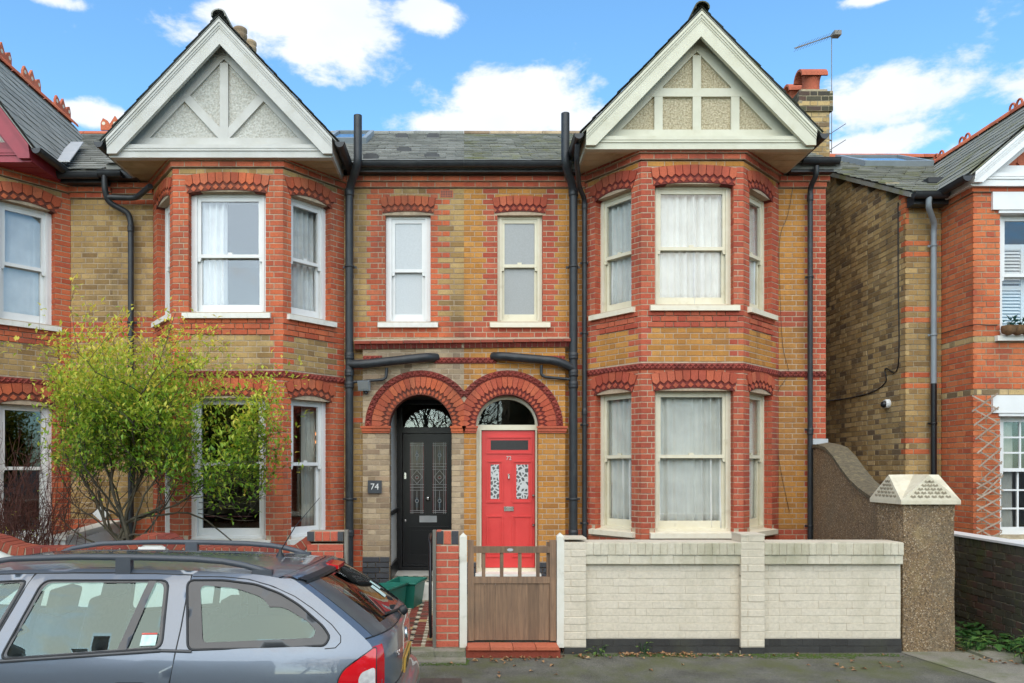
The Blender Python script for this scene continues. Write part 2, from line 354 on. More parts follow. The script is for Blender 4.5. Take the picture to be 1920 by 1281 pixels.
class Brickwork:
    """collects bricks (world placed) and a mortar body for one thing"""
    def __init__(s): s.b = []; s.mort = MB()
    def wall(s, P, ua, ub, z0, z1, kind, holes=(), bholes=(), th=.24, nface=0.0, off=0.0, jit=.0015, ch=CH, mortar=True, L=(.2286, .1143), depth=.05, rev=None, jt=JT, sh=.1715, mi=(0, 0), mo=.005, jz=None):
        nz = max(1, int(round((z1 - z0) / ch))); prev = None; start = z0; eps = 1e-4
        def flush(zt):
            if prev:
                for a, b in prev: s.mort.pbox(P, a + (mi[0] if a < ua + eps else 0), b - (mi[1] if b > ub - eps else 0), nface - th, nface - mo, start, zt)
        for k in range(nz):
            zb = z0 + k * ch; zt = zb + ch; zc = (zb + zt) / 2
            if mortar:
                iv = tuple(cut([(ua, ub)], holes, zc))
                if iv != prev: flush(zb); prev = iv; start = zb
            iv = cut([(ua, ub)], list(holes) + list(bholes), zc)
            x = ua - off - (sh if k % 2 else 0) - L[0]; i = 0
            while x < ub:
                l = L[i % len(L)]; i += 1
                for a, b in iv:
                    c0, c1 = max(a, x), min(b, x + l)
                    if c1 - c0 < .03: continue
                    d0 = c0 + (jt/2 if c0 > a + eps else 0); d1 = c1 - (jt/2 if c1 < b - eps else 0)
                    if b - d1 < .035 and b - d1 > eps: d1 = b
                    if d0 - a < .035 and d0 - a > eps: d0 = a
                    kd = kind((d0+d1)/2, zc, k)
                    if kd is None: continue
                    pr = 0.0
                    if isinstance(kd, tuple): kd, pr = kd
                    s.put(P, (d0+d1)/2, zc, d1-d0, ch-(jt if jz is None else jz), nface + pr + random.uniform(-jit, jit), kd, depth)
                x += l
            if rev and holes:                              # brick reveals inside the openings
                for h in holes:
                    for a, b in h(zc):
                        for e, sg in ((a, 1), (b, -1)):
                            if ua + .01 < e < ub - .01: s.b.append(('rev', P, e, sg, zb + jt/2, zt - jt/2, rev[0], rev[1] - (.05 if k % 2 else 0), nface))
        flush(z0 + nz * ch)
    def put(s, P, u, z, l, h, n, kd, depth=.05, tilt=0.0):
        s.b.append(('brk', P, u, z, l, h, n, kd, depth, random.uniform(-.004, .004) + tilt))
    def finish(s, parent, mortar, limit=300, ymax=1005, name='brick', wallname='wall'):
        w_ = s.mort.build(wallname, M[mortar], parent) if s.mort.f else None
        host = w_ or parent
        def area(e):
            if e[0] != 'brk': return -1
            P, u, z, l, h, n = e[1:7]
            p = P(u, n, z); px, py = proj(p)
            if not (4 < px < 1916 and 4 < py < ymax) or p[1] < .5: return -1
            nx, ny = P.s, -P.c
            d = math.sqrt(p[0]**2 + p[1]**2 + (p[2]-CAMZ)**2)
            f = (-p[0]*nx - p[1]*ny) / d
            return l * h * max(f, 0) / p[1]**2 if f > 0 else -1
        order = sorted(range(len(s.b)), key=lambda i: -area(s.b[i]))
        sel = set(i for i in order[:limit] if area(s.b[i]) > 0)
        names = sorted(set(e[7] if e[0] == 'brk' else e[6] for e in s.b)); rest = MB()
        for i, e in enumerate(s.b):
            if e[0] == 'rev':
                _, P, u, sg, z0, z1, kd, dp, nf = e
                rest.pbox(P, min(u, u+sg*.006), max(u, u+sg*.006), nf-dp, nf-.003, z0, z1, names.index(kd), random.random())
                rest.pbox(P, min(u, u+sg*.006), max(u, u+sg*.006), nf-.24, nf-dp-.008, z0, z1, names.index(kd), random.random()); continue
            _, P, u, z, l, h, n, kd, depth, tw = e
            if i in sel:
                o = bpy.data.objects.new(name, ub_mesh(kd)); link(o, host)
                o.location = P(u, n, z); o.rotation_euler = (0, tw, P.a); o.scale = (l, depth, h)
            else:
                c_, s_ = math.cos(tw), math.sin(tw)
                q = []
                for x, y, zz in UB_V:
                    x *= l; zz *= h; q.append(P(u + x*c_ + zz*s_, n - y*depth, z - x*s_ + zz*c_))
                rest.add(q, UB_F, names.index(kd), random.random() * .999 + .001)
        if rest.f:
            o = rest.build(name, [M[k] for k in names], host); o['kind'] = 'stuff'
        return w_

def clip_u(poly, u_, side):                                # keep u >= u_ (side 1) or u <= u_ (side -1)
    out = []
    for i in range(len(poly)):
        a, b = poly[i-1], poly[i]
        ia, ib = side*(a[0]-u_) >= 0, side*(b[0]-u_) >= 0
        if ia != ib:
            t_ = (u_-a[0]) / (b[0]-a[0]); out.append((u_, a[1] + t_*(b[1]-a[1])))
        if ib: out.append(b)
    return out
def arc_map(uc, hw, zs, rise):
    Rr = (hw*hw + rise*rise) / (2*rise); zc = zs + rise - Rr; th = math.asin(min(1, hw / Rr))
    if rise >= hw * .999: Rr, zc, th = hw, zs, math.pi/2
    return (lambda t_, h: (uc + (Rr+h)*math.sin(-th+2*th*t_), zc + (Rr+h)*math.cos(-th+2*th*t_))), 2*th*Rr
def arch(parent, P, uc, hw, zs, rise, Hh, n, mat_, back, clip=None, proj_=.016, nface=0.0, deep=.13, band=None, name='arch'):
    """gauged brick arch: pointed voussoirs over a row of dog-tooth bricks"""
    am, arc = arc_map(uc, hw, zs, rise)
    ap = MB(); seg = max(8, n)
    f0 = nface + .001
    for i in range(seg):
        t0, t1 = i/seg, (i+1)/seg
        po = [am(t0, 0), am(t1, 0), am(t1, Hh), am(t0, Hh)]
        if clip: po = clip_u(po, *clip)
        if len(po) > 2: ap.prism(P, po, nface-.02, f0)
        a, b = am(t0, .0), am(t1, .0); a2, b2 = am(t0, .07), am(t1, .07)
        ap.prism(P, [a, b, b2, a2], nface-.245, nface+.006)   # intrados
    host = ap.build(name, M[back], parent)
    def piece(nm, po, n1, rel=0.0):
        if clip: po = clip_u(po, *clip)
        if len(po) < 3: return
        mb = MB(); mb.prism(P, po, nface-.01, n1); mb.build(nm, M[mat_], host)
    g = .045
    for i in range(n):
        t0, t1 = (i+g)/n, (i+1-g)/n; tm = (i+.5)/n
        piece('arch_brick', [am(t0, Hh*.50), am(tm, Hh*.34), am(t1, Hh*.50), am(t1, Hh-.004), am(t0, Hh-.004)], nface + proj_ + random.uniform(-.001, .001))
    for i in range(n+1):
        tm = i/n; w_ = .39/n
        po = [am(max(tm-w_, 0), Hh*.175), am(tm, Hh*.02), am(min(tm+w_, 1), Hh*.175), am(tm, Hh*.33)]
        if i in (0, n): po = [p for j, p in enumerate(po) if not (j == (0 if i == 0 else 2))]
        piece('dogtooth', po, nface + proj_)
    return host
def band_tiles(parent, P, pts, size, mat_, back, n0=0.0, clip=None, name='tile_band'):
    """moulded band: square tiles with a raised cross, following the polyline pts (u, z)"""
    tot = sum(math.dist(pts[i], pts[i+1]) for i in range(len(pts)-1)); cnt = max(1, int(round(tot/size))); st = tot/cnt
    def at(d):
        for i in range(len(pts)-1):
            l = math.dist(pts[i], pts[i+1])
            if d <= l + 1e-6 or i == len(pts)-2:
                t_ = d/l; dx, dz = (pts[i+1][0]-pts[i][0])/l, (pts[i+1][1]-pts[i][1])/l
                return pts[i][0]+dx*d, pts[i][1]+dz*d, dx, dz
            d -= l
    bk = MB()
    tiles = []
    for k in range(cnt):
        u, z, dx, dz = at((k+.5)*st); h = st/2-.002; hz = size/2
        if clip and clip[1]*(u-clip[0]) < 0: continue
        def q(a, b, n): return P(u + a*dx - b*dz, n, z + a*dz + b*dx)
        bk.add([q(-h-.002, -hz-.006, n0+.012), q(h+.002, -hz-.006, n0+.012), q(h+.002, hz+.006, n0+.012), q(-h-.002, hz+.006, n0+.012),
                q(-h-.002, -hz-.006, n0-.02), q(h+.002, -hz-.006, n0-.02), q(h+.002, hz+.006, n0-.02), q(-h-.002, hz+.006, n0-.02)],
               [(0,1,2,3),(0,4,5,1),(1,5,6,2),(2,6,7,3),(3,7,4,0)])
        mb = MB()
        c = h*.92; e = h*.30; a = n0+.016; b = n0+.036
        V = [q(0,0,b)]
        for sx, sy in ((1,1),(-1,1),(-1,-1),(1,-1)): V.append(q(sx*c, sy*c, a+.012))
        for sx, sy in ((1,0),(0,1),(-1,0),(0,-1)): V.append(q(sx*c, sy*c, a-.006)); 
        mb.add(V, [(0,5,1),(0,1,6),(0,6,2),(0,2,7),(0,7,3),(0,3,8),(0,8,4),(0,4,5)])
        tiles.append(mb)
    host = bk.build(name, M[back], parent)
    for mb in tiles: mb.build('band_tile', M[mat_], host)
    return host

# ------------------------------------------------------------------ windows, curtains
def sash_window(parent, P, u0, u1, z0, z1, st, zm=None, head=.0, set_=.11, sill=True, bars=None, sill_h=.085, sill_ext=.065, horns=True):
    wn = part_empty('window', parent); zm = zm or (z0 + z1) / 2
    fw, sw = st.get('fw', .06), st.get('sw', .052)
    n0 = -set_
    fr = MB()
    fr.pbox(P, u0-.02, u0+fw, n0-.12, n0, z0, z1+.1); fr.pbox(P, u1-fw, u1+.02, n0-.12, n0, z0, z1+.1)
    fr.pbox(P, u0+fw, u1-fw, n0-.12, n0-.002, z1-.03, z1+.1); fr.pbox(P, u0+fw, u1-fw, n0-.12, n0+.01, z0, z0+.035)
    for a, b in ((u0+fw-.02, u0+fw+.012), (u1-fw-.012, u1-fw+.02)): fr.pbox(P, a, b, n0-.04, n0+.008, z0+.035, z1)
    fr.build('frame', st['frame'], wn)
    def sash(a, b, c, d, nf, bot, top):
        m_ = MB(); m_.pbox(P, a, a+sw, nf-.04, nf, c, d); m_.pbox(P, b-sw, b, nf-.04, nf, c, d)
        m_.pbox(P, a+sw, b-sw, nf-.04, nf-.002, c, c+bot); m_.pbox(P, a+sw, b-sw, nf-.04, nf-.002, d-top, d)
        if horns and bot == .045:
            for h in (a, b-sw): m_.prism(P, [(h, c+.001), (h+sw, c+.001), (h+sw*.8, c-.05), (h+sw*.2, c-.05)], nf-.04, nf-.003)
        if bars:
            nx, nz = bars
            for i in range(1, nx): uu = a+sw+(b-a-2*sw)*i/nx; m_.pbox(P, uu-.011, uu+.011, nf-.032, nf-.008, c+bot, d-top)
            for i in range(1, nz): zz = c+bot+(d-c-bot-top)*i/nz; m_.pbox(P, a+sw, b-sw, nf-.031, nf-.009, zz-.011, zz+.011)
        o = m_.build('sash', st['sash'], wn)
        g = MB(); g.pbox(P, a+sw-.005, b-sw+.005, nf-.024, nf-.018, c+bot-.005, d-top+.005); g.build('pane', st['pane'], wn)
    sash(u0+fw, u1-fw, zm-.022, z1-.028, n0-.012, .045, .06)
    sash(u0+fw, u1-fw, z0+.034, zm+.022, n0-.056, .10, .045)
    if st.get('catch'):
        c_ = MB(); uc = (u0+u1)/2; c_.pbox(P, uc-.03, uc+.03, n0-.05, n0-.02, zm+.024, zm+.05); c_.build('catch', st['sash'], wn)
    if sill:
        s_ = MB(); a, b = u0-sill_ext, u1+sill_ext
        q = [P(a, -.12, z0), P(b, -.12, z0), P(b, .062, z0-.018), P(a, .062, z0-.018), P(a, -.12, z0-sill_h), P(b, -.12, z0-sill_h), P(b, .062, z0-sill_h), P(a, .062, z0-sill_h)]
        s_.add(q, [(0,3,2,1),(4,5,6,7),(0,1,5,4),(1,2,6,5),(2,3,7,6),(3,0,4,7)]); s_.build('sill', st['sill'], wn)
    return wn
def curtain(name, P, u0, u1, z0, z1, n, mat_, label, amp=.022, folds=None, gather=0.0, cat='curtain', group=None):
    rr = random.Random(sum(ord(c) for c in label) + int(z0*100))
    nu = max(24, int((u1-u0) / .012)); nz = 8; wv = folds or .075
    ph = [rr.uniform(0, 6.28) for _ in range(5)]
    mb = MB(); V = []
    for j in range(nz+1):
        z = z0 + (z1-z0)*j/nz
        for i in range(nu+1):
            f = i/nu; u = u0 + (u1-u0)*f
            u2 = u
            a = amp*(.55+.45*math.sin(u*7+ph[3]))*(1.0-.25*j/nz)
            d = a*math.sin(6.283*u/wv + 1.8*math.sin(u*5.1+ph[0]) + ph[1]) + .4*a*math.sin(6.283*u/(wv*.47)+ph[2] + z*.8) + .006*math.sin(z*6+ph[4])
            V.append(P(u2 + gather*math.sin(math.pi*j/nz)*(f-.5), n + d, z))
    mb.add(V, [(j*(nu+1)+i, j*(nu+1)+i+1, (j+1)*(nu+1)+i+1, (j+1)*(nu+1)+i) for j in range(nz) for i in range(nu)], 0, 0, True)
    me = mb.mesh(name, mat_); me.materials[0] = mat_
    o = bpy.data.objects.new(name, me); COL.objects.link(o)
    sm = o.modifiers.new('thickness', 'SOLIDIFY'); sm.thickness = .001
    return tag(o, label, cat, group)

# ------------------------------------------------------------------ roofs, gables, pipes
def slates(mb, A, U, S, L, D, exp=.235, lift=.026, wd=.28, rr=None, th=.016, mats=(0,), matfn=None):
    A, U, S = Vector(A), Vector(U).normalized(), Vector(S).normalized(); Nn = U.cross(S)
    if Nn.z < 0: Nn = -Nn
    rr = rr or random.Random(5); rows = int(D/exp)+1
    for k in range(rows):
        d0 = k*exp; d1 = min(d0+exp*1.35, D+.02); x = -wd*(.5 if k % 2 else 0)
        while x < L:
            a, b = max(x+.003, 0), min(x+wd-.003, L); x += wd
            if b-a < .02: continue
            j = rr.uniform(-.006, .006); lf = lift + rr.uniform(0, .008); dd = rr.uniform(-.006, .006)
            p0 = A+U*a+S*(d0+dd)+Nn*(lf+j*.3); p1 = A+U*b+S*(d0+dd)+Nn*(lf-j*.3); p2 = A+U*b+S*d1+Nn*.004; p3 = A+U*a+S*d1+Nn*.004
            dn = Nn*th
            mb.add([p0, p1, p2, p3, p0-dn, p1-dn], [(0,1,2,3),(0,4,5,1)], matfn(a, d0) if matfn else 0, rr.random()*.999+.001)
def ridge(parent, p0, p1, mat_, r_=.11, name='ridge_tile', step=.45):
    p0, p1 = Vector(p0), Vector(p1); n = max(1, int((p1-p0).length/step)); d = (p1-p0)/n
    for i in range(n):
        mb = MB(); a = p0+d*i; b = p0+d*(i+1)*1.0 - d*.012
        prof = []
        side = d.normalized().cross(Vector((0,0,1))).normalized()
        for j in range(9):
            t_ = math.pi*(-.08+1.16*j/8)
            prof.append(side*math.cos(t_)*r_ + Vector((0,0,1))*math.sin(t_)*r_*.8)
        V = [a+q for q in prof] + [b+q*.97 for q in prof] + [a+q*.8 for q in prof]
        mb.add(V, [(j, j+1, 9+j+1, 9+j) for j in range(8)] + [(j, 18+j, 18+j+1, j+1) for j in range(8)], 0, 0, True)
        mb.build(name, mat_, parent)
def gable(parent, cx, Yf, zE, zA, half, zF, dv, paint, cast, soff, roofm, Yw=11.07, Yback=14.3, style='posts', ridge_mat=None, gut=True):
    P = Plane(0, Yf, a=0.0); m = (zA-zE)/half
    gb = part_empty('gable', parent)
    for s_ in (-1, 1):
        b = MB(); e = cx+s_*half
        inner_foot = cx + s_*(zA-dv-zF)/m
        poly = [(e, zE), (cx, zA), (cx, zA-dv), (inner_foot, zF), (e, zF)]
        b.prism(P, poly, -.055, 0)
        for w_, n_, o_ in ((.045, .030, 0), (.085, .018, .0), (.115, .008, .0)):
            b.prism(P, [(e, zE-o_-.001), (cx, zA-o_-.001), (cx, zA-w_), (e, zE-w_)], -.001, n_)
        b.build('bargeboard', paint, gb)
    tie0, tie1 = zF+.13, zF+.28
    bk = MB(); hw = (zA-dv*.6-tie0)/m
    bk.prism(P, [(cx-hw, tie0), (cx+hw, tie0), (cx, zA-dv*.6)], -.28, -.22); bk.build('roughcast_panel', cast, gb)
    def timber(poly, n1=-.185, nm='timber'):
        t_ = MB(); t_.prism(P, poly, -.225, n1); t_.build(nm, paint, gb)
    timber([(cx-hw, tie0), (cx+hw, tie0), (cx+hw-.15/m, tie1), (cx-hw+.15/m, tie1)], -.180)
    iw = (zA-dv-tie1)/m
    for s_ in (-1, 1):                                        # rafters along the slope
        timber([(cx+s_*(iw+.14/m), tie1+.001), (cx+s_*(iw-.10/m), tie1+.001), (cx, zA-dv-.10), (cx, zA-dv+.14)][::s_], -.187)
    z_at = lambda u: zA-dv-.10-abs(u-cx)*m
    if style == 'posts':
        timber([(cx-.055, tie1), (cx+.055, tie1), (cx+.055, z_at(cx+.05)), (cx-.055, z_at(cx+.05))], -.183)
        for s_ in (-1, 1): a = cx+s_*.51; timber([(a-.055, tie1), (a+.055, tie1), (a+.055, z_at(a+.055)+.04), (a-.055, z_at(a-.055)+.04)], -.184)
        zz = tie1+.44; ww = (zA-dv-.10-zz)/m+.05
        timber([(cx-ww, zz), (cx+ww, zz), (cx+ww-.11/m, zz+.11), (cx-ww+.11/m, zz+.11)], -.1815)
    elif style == 'braces':
        timber([(cx-.055, tie1-.02), (cx+.055, tie1-.02), (cx+.055, z_at(cx+.05)), (cx-.055, z_at(cx+.05))], -.181)
        for s_ in (-1, 1):
            ex, ez = cx+s_*.49, z_at(cx+s_*.49)
            dx, dz = ex-cx, ez-tie1; l = math.hypot(dx, dz); nx, nz = -dz/l*.055, dx/l*.055
            timber([(cx+nx, tie1+nz), (cx-nx, tie1-nz), (ex-nx, ez-nz), (ex+nx, ez+nz)], -.1835)
    fs = MB(); f0, f1 = cx-half+.02, cx+half-.02
    fs.pbox(P, f0, f1, -.16, -.058, zF-.03, zF+.13); fs.pbox(P, f0, f1, -.19, -.061, zF+.1305, zF+.145)
    fs.pbox(P, f0, f1, -.16, -.045, zF+.055, zF+.075); fs.pbox(P, f0, f1, -.16, -.050, zF+.09, zF+.105); fs.build('fascia', paint, gb)
    so = MB(); so.box(cx-half+.01, cx+half-.01, Yf+.0585, Yw+.02, zF-.02, zF+.02)
    for k in range(1, 5): so.box(cx-half+.01, cx+half-.01, Yf+.06+k*.2, Yf+.064+k*.2, zF-.024, zF-.021)
    so.build('soffit', soff, gb)
    for s_ in (-1, 1):
        sf = MB(); a = cx+s_*half; sf.box(min(a, a-s_*.03), max(a, a-s_*.03), Yf+.06, Yw, zF-.022, zE-.02); sf.build('fascia', paint, gb)
    # roof over the gable
    rf = MB(); o = .06
    for s_ in (-1, 1):
        dk = [(cx+s_*(half+o), Yf-.03, zE-o*m+.01), (cx, Yf-.03, zA+.01), (cx, Yback, zA+.01), (cx+s_*(half+o), Yback, zE-o*m+.01)]
        rf.extr(dk, (0, 0, .015), 0, .3)
        slates(rf, (cx+s_*(half+o+.02), Yf-.032, zE-o*m+.03), (0, 1, 0), (-s_, 0, m), Yback-Yf+.05, math.hypot(half+o, (half+o)*m)+.02, rr=random.Random(int(cx*10)+s_), lift=.012)
    r_ = rf.build('gable_roof', roofm, parent)
    ridge(r_, (cx, Yf-.05, zA+.035), (cx, Yback, zA+.035), ridge_mat or M['mossbrick'], r_=.10)
    if gut:
        for s_ in (-1, 1):
            g = MB(); x = cx+s_*(half+.10); z = zE-.10
            V = []; n_ = 8
            for yy in (Yf-.03, Yw-.02):
                for j in range(n_+1):
                    t_ = math.pi+math.pi*j/n_; V.append((x+.06*math.cos(t_), yy, z+.07*math.sin(t_)+.05))
            g.add(V, [(j, j+1, n_+1+j+1, n_+1+j) for j in range(n_)], 0, 0, True)
            g.add([V[j] for j in range(n_+1)], [tuple(range(n_+1))]); g.tube([(x-.06, Yf-.03, z+.05), (x-.06, Yw-.02, z+.05)], .006, 5); g.tube([(x+.06, Yf-.03, z+.05), (x+.06, Yw-.02, z+.05)], .006, 5)
            g.build('gutter', M['blackpipe'], parent)
def pipe(parent, pts, r_, mat_=None, collars=(), brackets=(), name='downpipe', n=14):
    mb = MB(); pts = [Vector(p) for p in pts]
    sp = [pts[0]]
    for i in range(1, len(pts)-1):                           # rounded bends
        a, b, c = pts[i-1], pts[i], pts[i+1]; l = min((b-a).length, (c-b).length)*.45; l = min(l, r_*2.2)
        p0 = b+(a-b).normalized()*l; p2 = b+(c-b).normalized()*l
        for k in range(5): t_ = k/4; sp.append(p0*(1-t_)**2 + b*2*t_*(1-t_) + p2*t_*t_)
    sp.append(pts[-1]); mb.tube(sp, r_, n)
    o = mb.build(name, mat_ or M['blackpipe'], parent)
    for c in collars:
        cm = MB(); c = Vector(c); cm.lathe((c.x, c.y, c.z-.05), [(r_*1.02, 0), (r_*1.16, .004), (r_*1.18, .03), (r_*1.12, .04), (r_*1.18, .05), (r_*1.18, .095), (r_*1.02, .1)], n); cm.build('collar', mat_ or M['blackpipe'], o)
    for c in brackets:
        cm = MB(); c = Vector(c); cm.lathe((c.x, c.y, c.z-.015), [(r_*1.02, 0), (r_*1.2, .002), (r_*1.2, .028), (r_*1.02, .03)], n); cm.box(c.x-r_*1.7, c.x+r_*1.7, c.y+r_*.6, c.y+r_*1.1, c.z-.014, c.z+.014); cm.build('bracket', mat_ or M['blackpipe'], o)
    return o
def gutter(parent, x0, x1, y, z, r_=.06, name='gutter'):
    g = MB(); V = []; n_ = 10
    for xx in (x0, x1):
        for j in range(n_+1): t_ = math.pi+math.pi*j/n_; V.append((xx, y+r_*math.cos(t_), z+r_*1.25*math.sin(t_)))
    g.add(V, [(j, n_+1+j, n_+1+j+1, j+1) for j in range(n_)], 0, 0, True)
    for k in (0, 1): g.add([V[k*(n_+1)+j] for j in range(n_+1)], [tuple(range(n_+1))])
    g.tube([(x0, y-r_, z), (x1, y-r_, z)], .007, 5)
    o = g.build(name, M['blackpipe'], parent)
    x = x0+.9
    while x < x1-.2:
        b = MB(); Vb = []
        for xx in (x-.035, x+.035):
            for j in range(n_+1): t_ = math.pi+math.pi*j/n_; Vb.append((xx, y+(r_+.006)*math.cos(t_), z+.002+(r_*1.25+.006)*math.sin(t_)))
        b.add(Vb, [(j, n_+1+j, n_+1+j+1, j+1) for j in range(n_)], 0, 0, True); b.build('gutter_joint', M['blackpipe'], o); x += 1.3
    return o
def text_mesh(s_, size, ext, mat_, name, loc, rot, parent=None, label=None, squash=1.0):
    cu = bpy.data.curves.new('t', 'FONT'); cu.body = s_; cu.size = size; cu.extrude = ext; cu.align_x = 'CENTER'; cu.align_y = 'CENTER'
    o = bpy.data.objects.new('t', cu); COL.objects.link(o)
    dg = bpy.context.evaluated_depsgraph_get(); me = bpy.data.meshes.new_from_object(o.evaluated_get(dg))
    bpy.data.objects.remove(o); me.materials.clear(); me.materials.append(mat_)
    o = bpy.data.objects.new(name, me); link(o, parent); o.location = loc; o.rotation_euler = rot; o.scale = (squash, 1, 1)
    return o
# ------------------------------------------------------------------ the terrace
YW, YF = 11.07, 10.26                                       # main wall plane, bay front plane
ST72 = dict(frame=M['cream'], sash=M['cream'], pane=M['glass_old'], sill=M['cream_sill'], catch=True)
ST74 = dict(frame=M['white'], sash=M['white'], pane=M['glass'], sill=M['stone_sill'], fw=.07, sw=.062, catch=True)
UPVC = dict(frame=M['white'], sash=M['white'], pane=M['glass'], sill=M['stone_sill'], fw=.075, sw=.06)

def room_slabs(parent, x0, x1, y0, y1, zs, extra=None):
    mb = MB()
    for z in zs:
        mb.box(x0, x1, y0, y1, z-.1, z)
        if extra:
            mb.extr([(x, y, z) for x, y in extra], (0, 0, -.1))
    mb.box(x0, x1, y1, y1+.1, zs[0]-.1, zs[-1])
    mb.build('interior', M['room'], parent)

def bay(root, BW, X, dz, red, base, back, band, st, fo, cl, cr, lowkind=None, arch_n=(7, 11, 7), zl=(1.04, 2.905), zu=(4.05, 5.63), zt=6.13, skip=()):
    """canted two storey brick bay; X = wall, front, front, wall"""
    pls = [Plane(X[0], YW, X[1], YF), Plane(X[1], YF, X[2], YF), Plane(X[2], YF, X[3], YW)]
    ops = [(pls[0].L*cl[0], pls[0].L*cl[1]), (fo[0]-X[1], fo[1]-X[1]), (pls[2].L*cr[0], pls[2].L*cr[1])]
    zl = (zl[0]+dz, zl[1]+dz); zu = (zu[0]+dz, zu[1]+dz); wins = []
    HH = .235; rise = .045
    for i, (P, (u0, u1)) in enumerate(zip(pls, ops)):
        L = P.L
        def kind(u, z, k, u0=u0, u1=u1, L=L):
            e = .05 if k % 2 else -.05
            inn = u0-.04+e < u < u1+.04-e
            if z < zl[0]-.05: return red
            if zl[1]+rise+HH+.10 < z < zu[0]-.33: return base if inn else red
            if zu[0]-.33 <= z < zu[0]-.08: return (red, .014) if u0-.02 < u < u1+.02 else red
            if z > zu[1]+rise+HH-.005: return base if inn else red
            return red
        ho = [rect(u0, u1, zl[0], zl[1]+.03), rect(u0, u1, zu[0], zu[1]+.03)]
        bh = [rect(u0-.035, u1+.035, zl[1]-.01, zl[1]+rise+HH-.03), rect(u0-.035, u1+.035, zu[1]-.01, zu[1]+rise+HH-.03),
              rect(u0-.065, u1+.065, zl[0]-.085, zl[0]+.005), rect(u0-.065, u1+.065, zu[0]-.085, zu[0]+.005),
              rect(0, L, zl[1]+rise+HH+.01, zl[1]+rise+HH+.085)]
        z0 = -.06+dz; zc = zt-.16+dz
        BW.wall(P, 0, L, z0, zc, kind, ho, bh, off=(.06, .03, .1)[i], rev=(red, .11))
        for j in range(2):                                    # corbelled cornice
            n = .035+.035*j; ex = n*.41
            a0 = -ex if i else 0; a1 = L+ex if i < 2 else L
            BW.wall(P, a0, a1, zc+j*CH, zc+(j+1)*CH, lambda u, z, k: red, nface=n, th=.2, L=(.2286,), off=.05+.1*j)
        hw = (u1-u0)/2; uc = (u0+u1)/2
        for zz in (zl, zu):
            arch(root, P, uc, hw+.012, zz[1], rise if i == 1 else rise*1.6, HH, arch_n[i], red, back)
        band_tiles(root, P, [(0, zl[1]+rise+HH+.048), (L, zl[1]+rise+HH+.048)], .072, 'banddark', 'banddark')
        wins.append((P, u0, u1, zl, zu))
        if i in skip: continue
        sash_window(root, P, u0, u1, zl[0], zl[1]+.02, st[0], zm=2.04+dz)
        sash_window(root, P, u0, u1, zu[0], zu[1]+.02, st[1], zm=4.83+dz)
    return wins

def main_roof(root, x0, x1, mat_, ye=10.86, ze=6.16, t=.55, yr=14.3, seed=1, matfn=None, mats=None, ridge_mat='cope_red', name='roof'):
    mb = MB(); D = math.hypot(yr-ye, (yr-ye)*t); zr = ze+(yr-ye)*t
    mb.extr([(x0, ye, ze), (x1, ye, ze), (x1, yr, zr), (x0, yr, zr)], (0, 0, -.08), 0, .2)
    mb.extr([(x0, yr+.001, zr), (x1, yr+.001, zr), (x1, 2*yr-ye, ze), (x0, 2*yr-ye, ze)], (0, 0, -.08), 0, .2)
    slates(mb, (x0, ye-.04, ze-.02), (1, 0, 0), (0, 1, t), x1-x0, D+.04, rr=random.Random(seed), matfn=matfn)
    o = mb.build(name, mats or [mat_], root)
    ridge(o, (x0, yr, zr+.0), (x1, yr, zr+.0), M[ridge_mat], r_=.075)
    return o, zr
def shell(root, x0, x1, mat_, right=None, left=None, back=18.95, z=6.1, mb=None):
    mb = MB()
    if right is not None: mb.box(right-.2, right, YW+.25, back, -.06, z)
    if left is not None: mb.box(left, left+.2, YW+.25, back, -.06, z)
    mb.box(x0, x1, back-.2, back, -.06, z)
    mb.build('rear_wall', M[mat_], root)

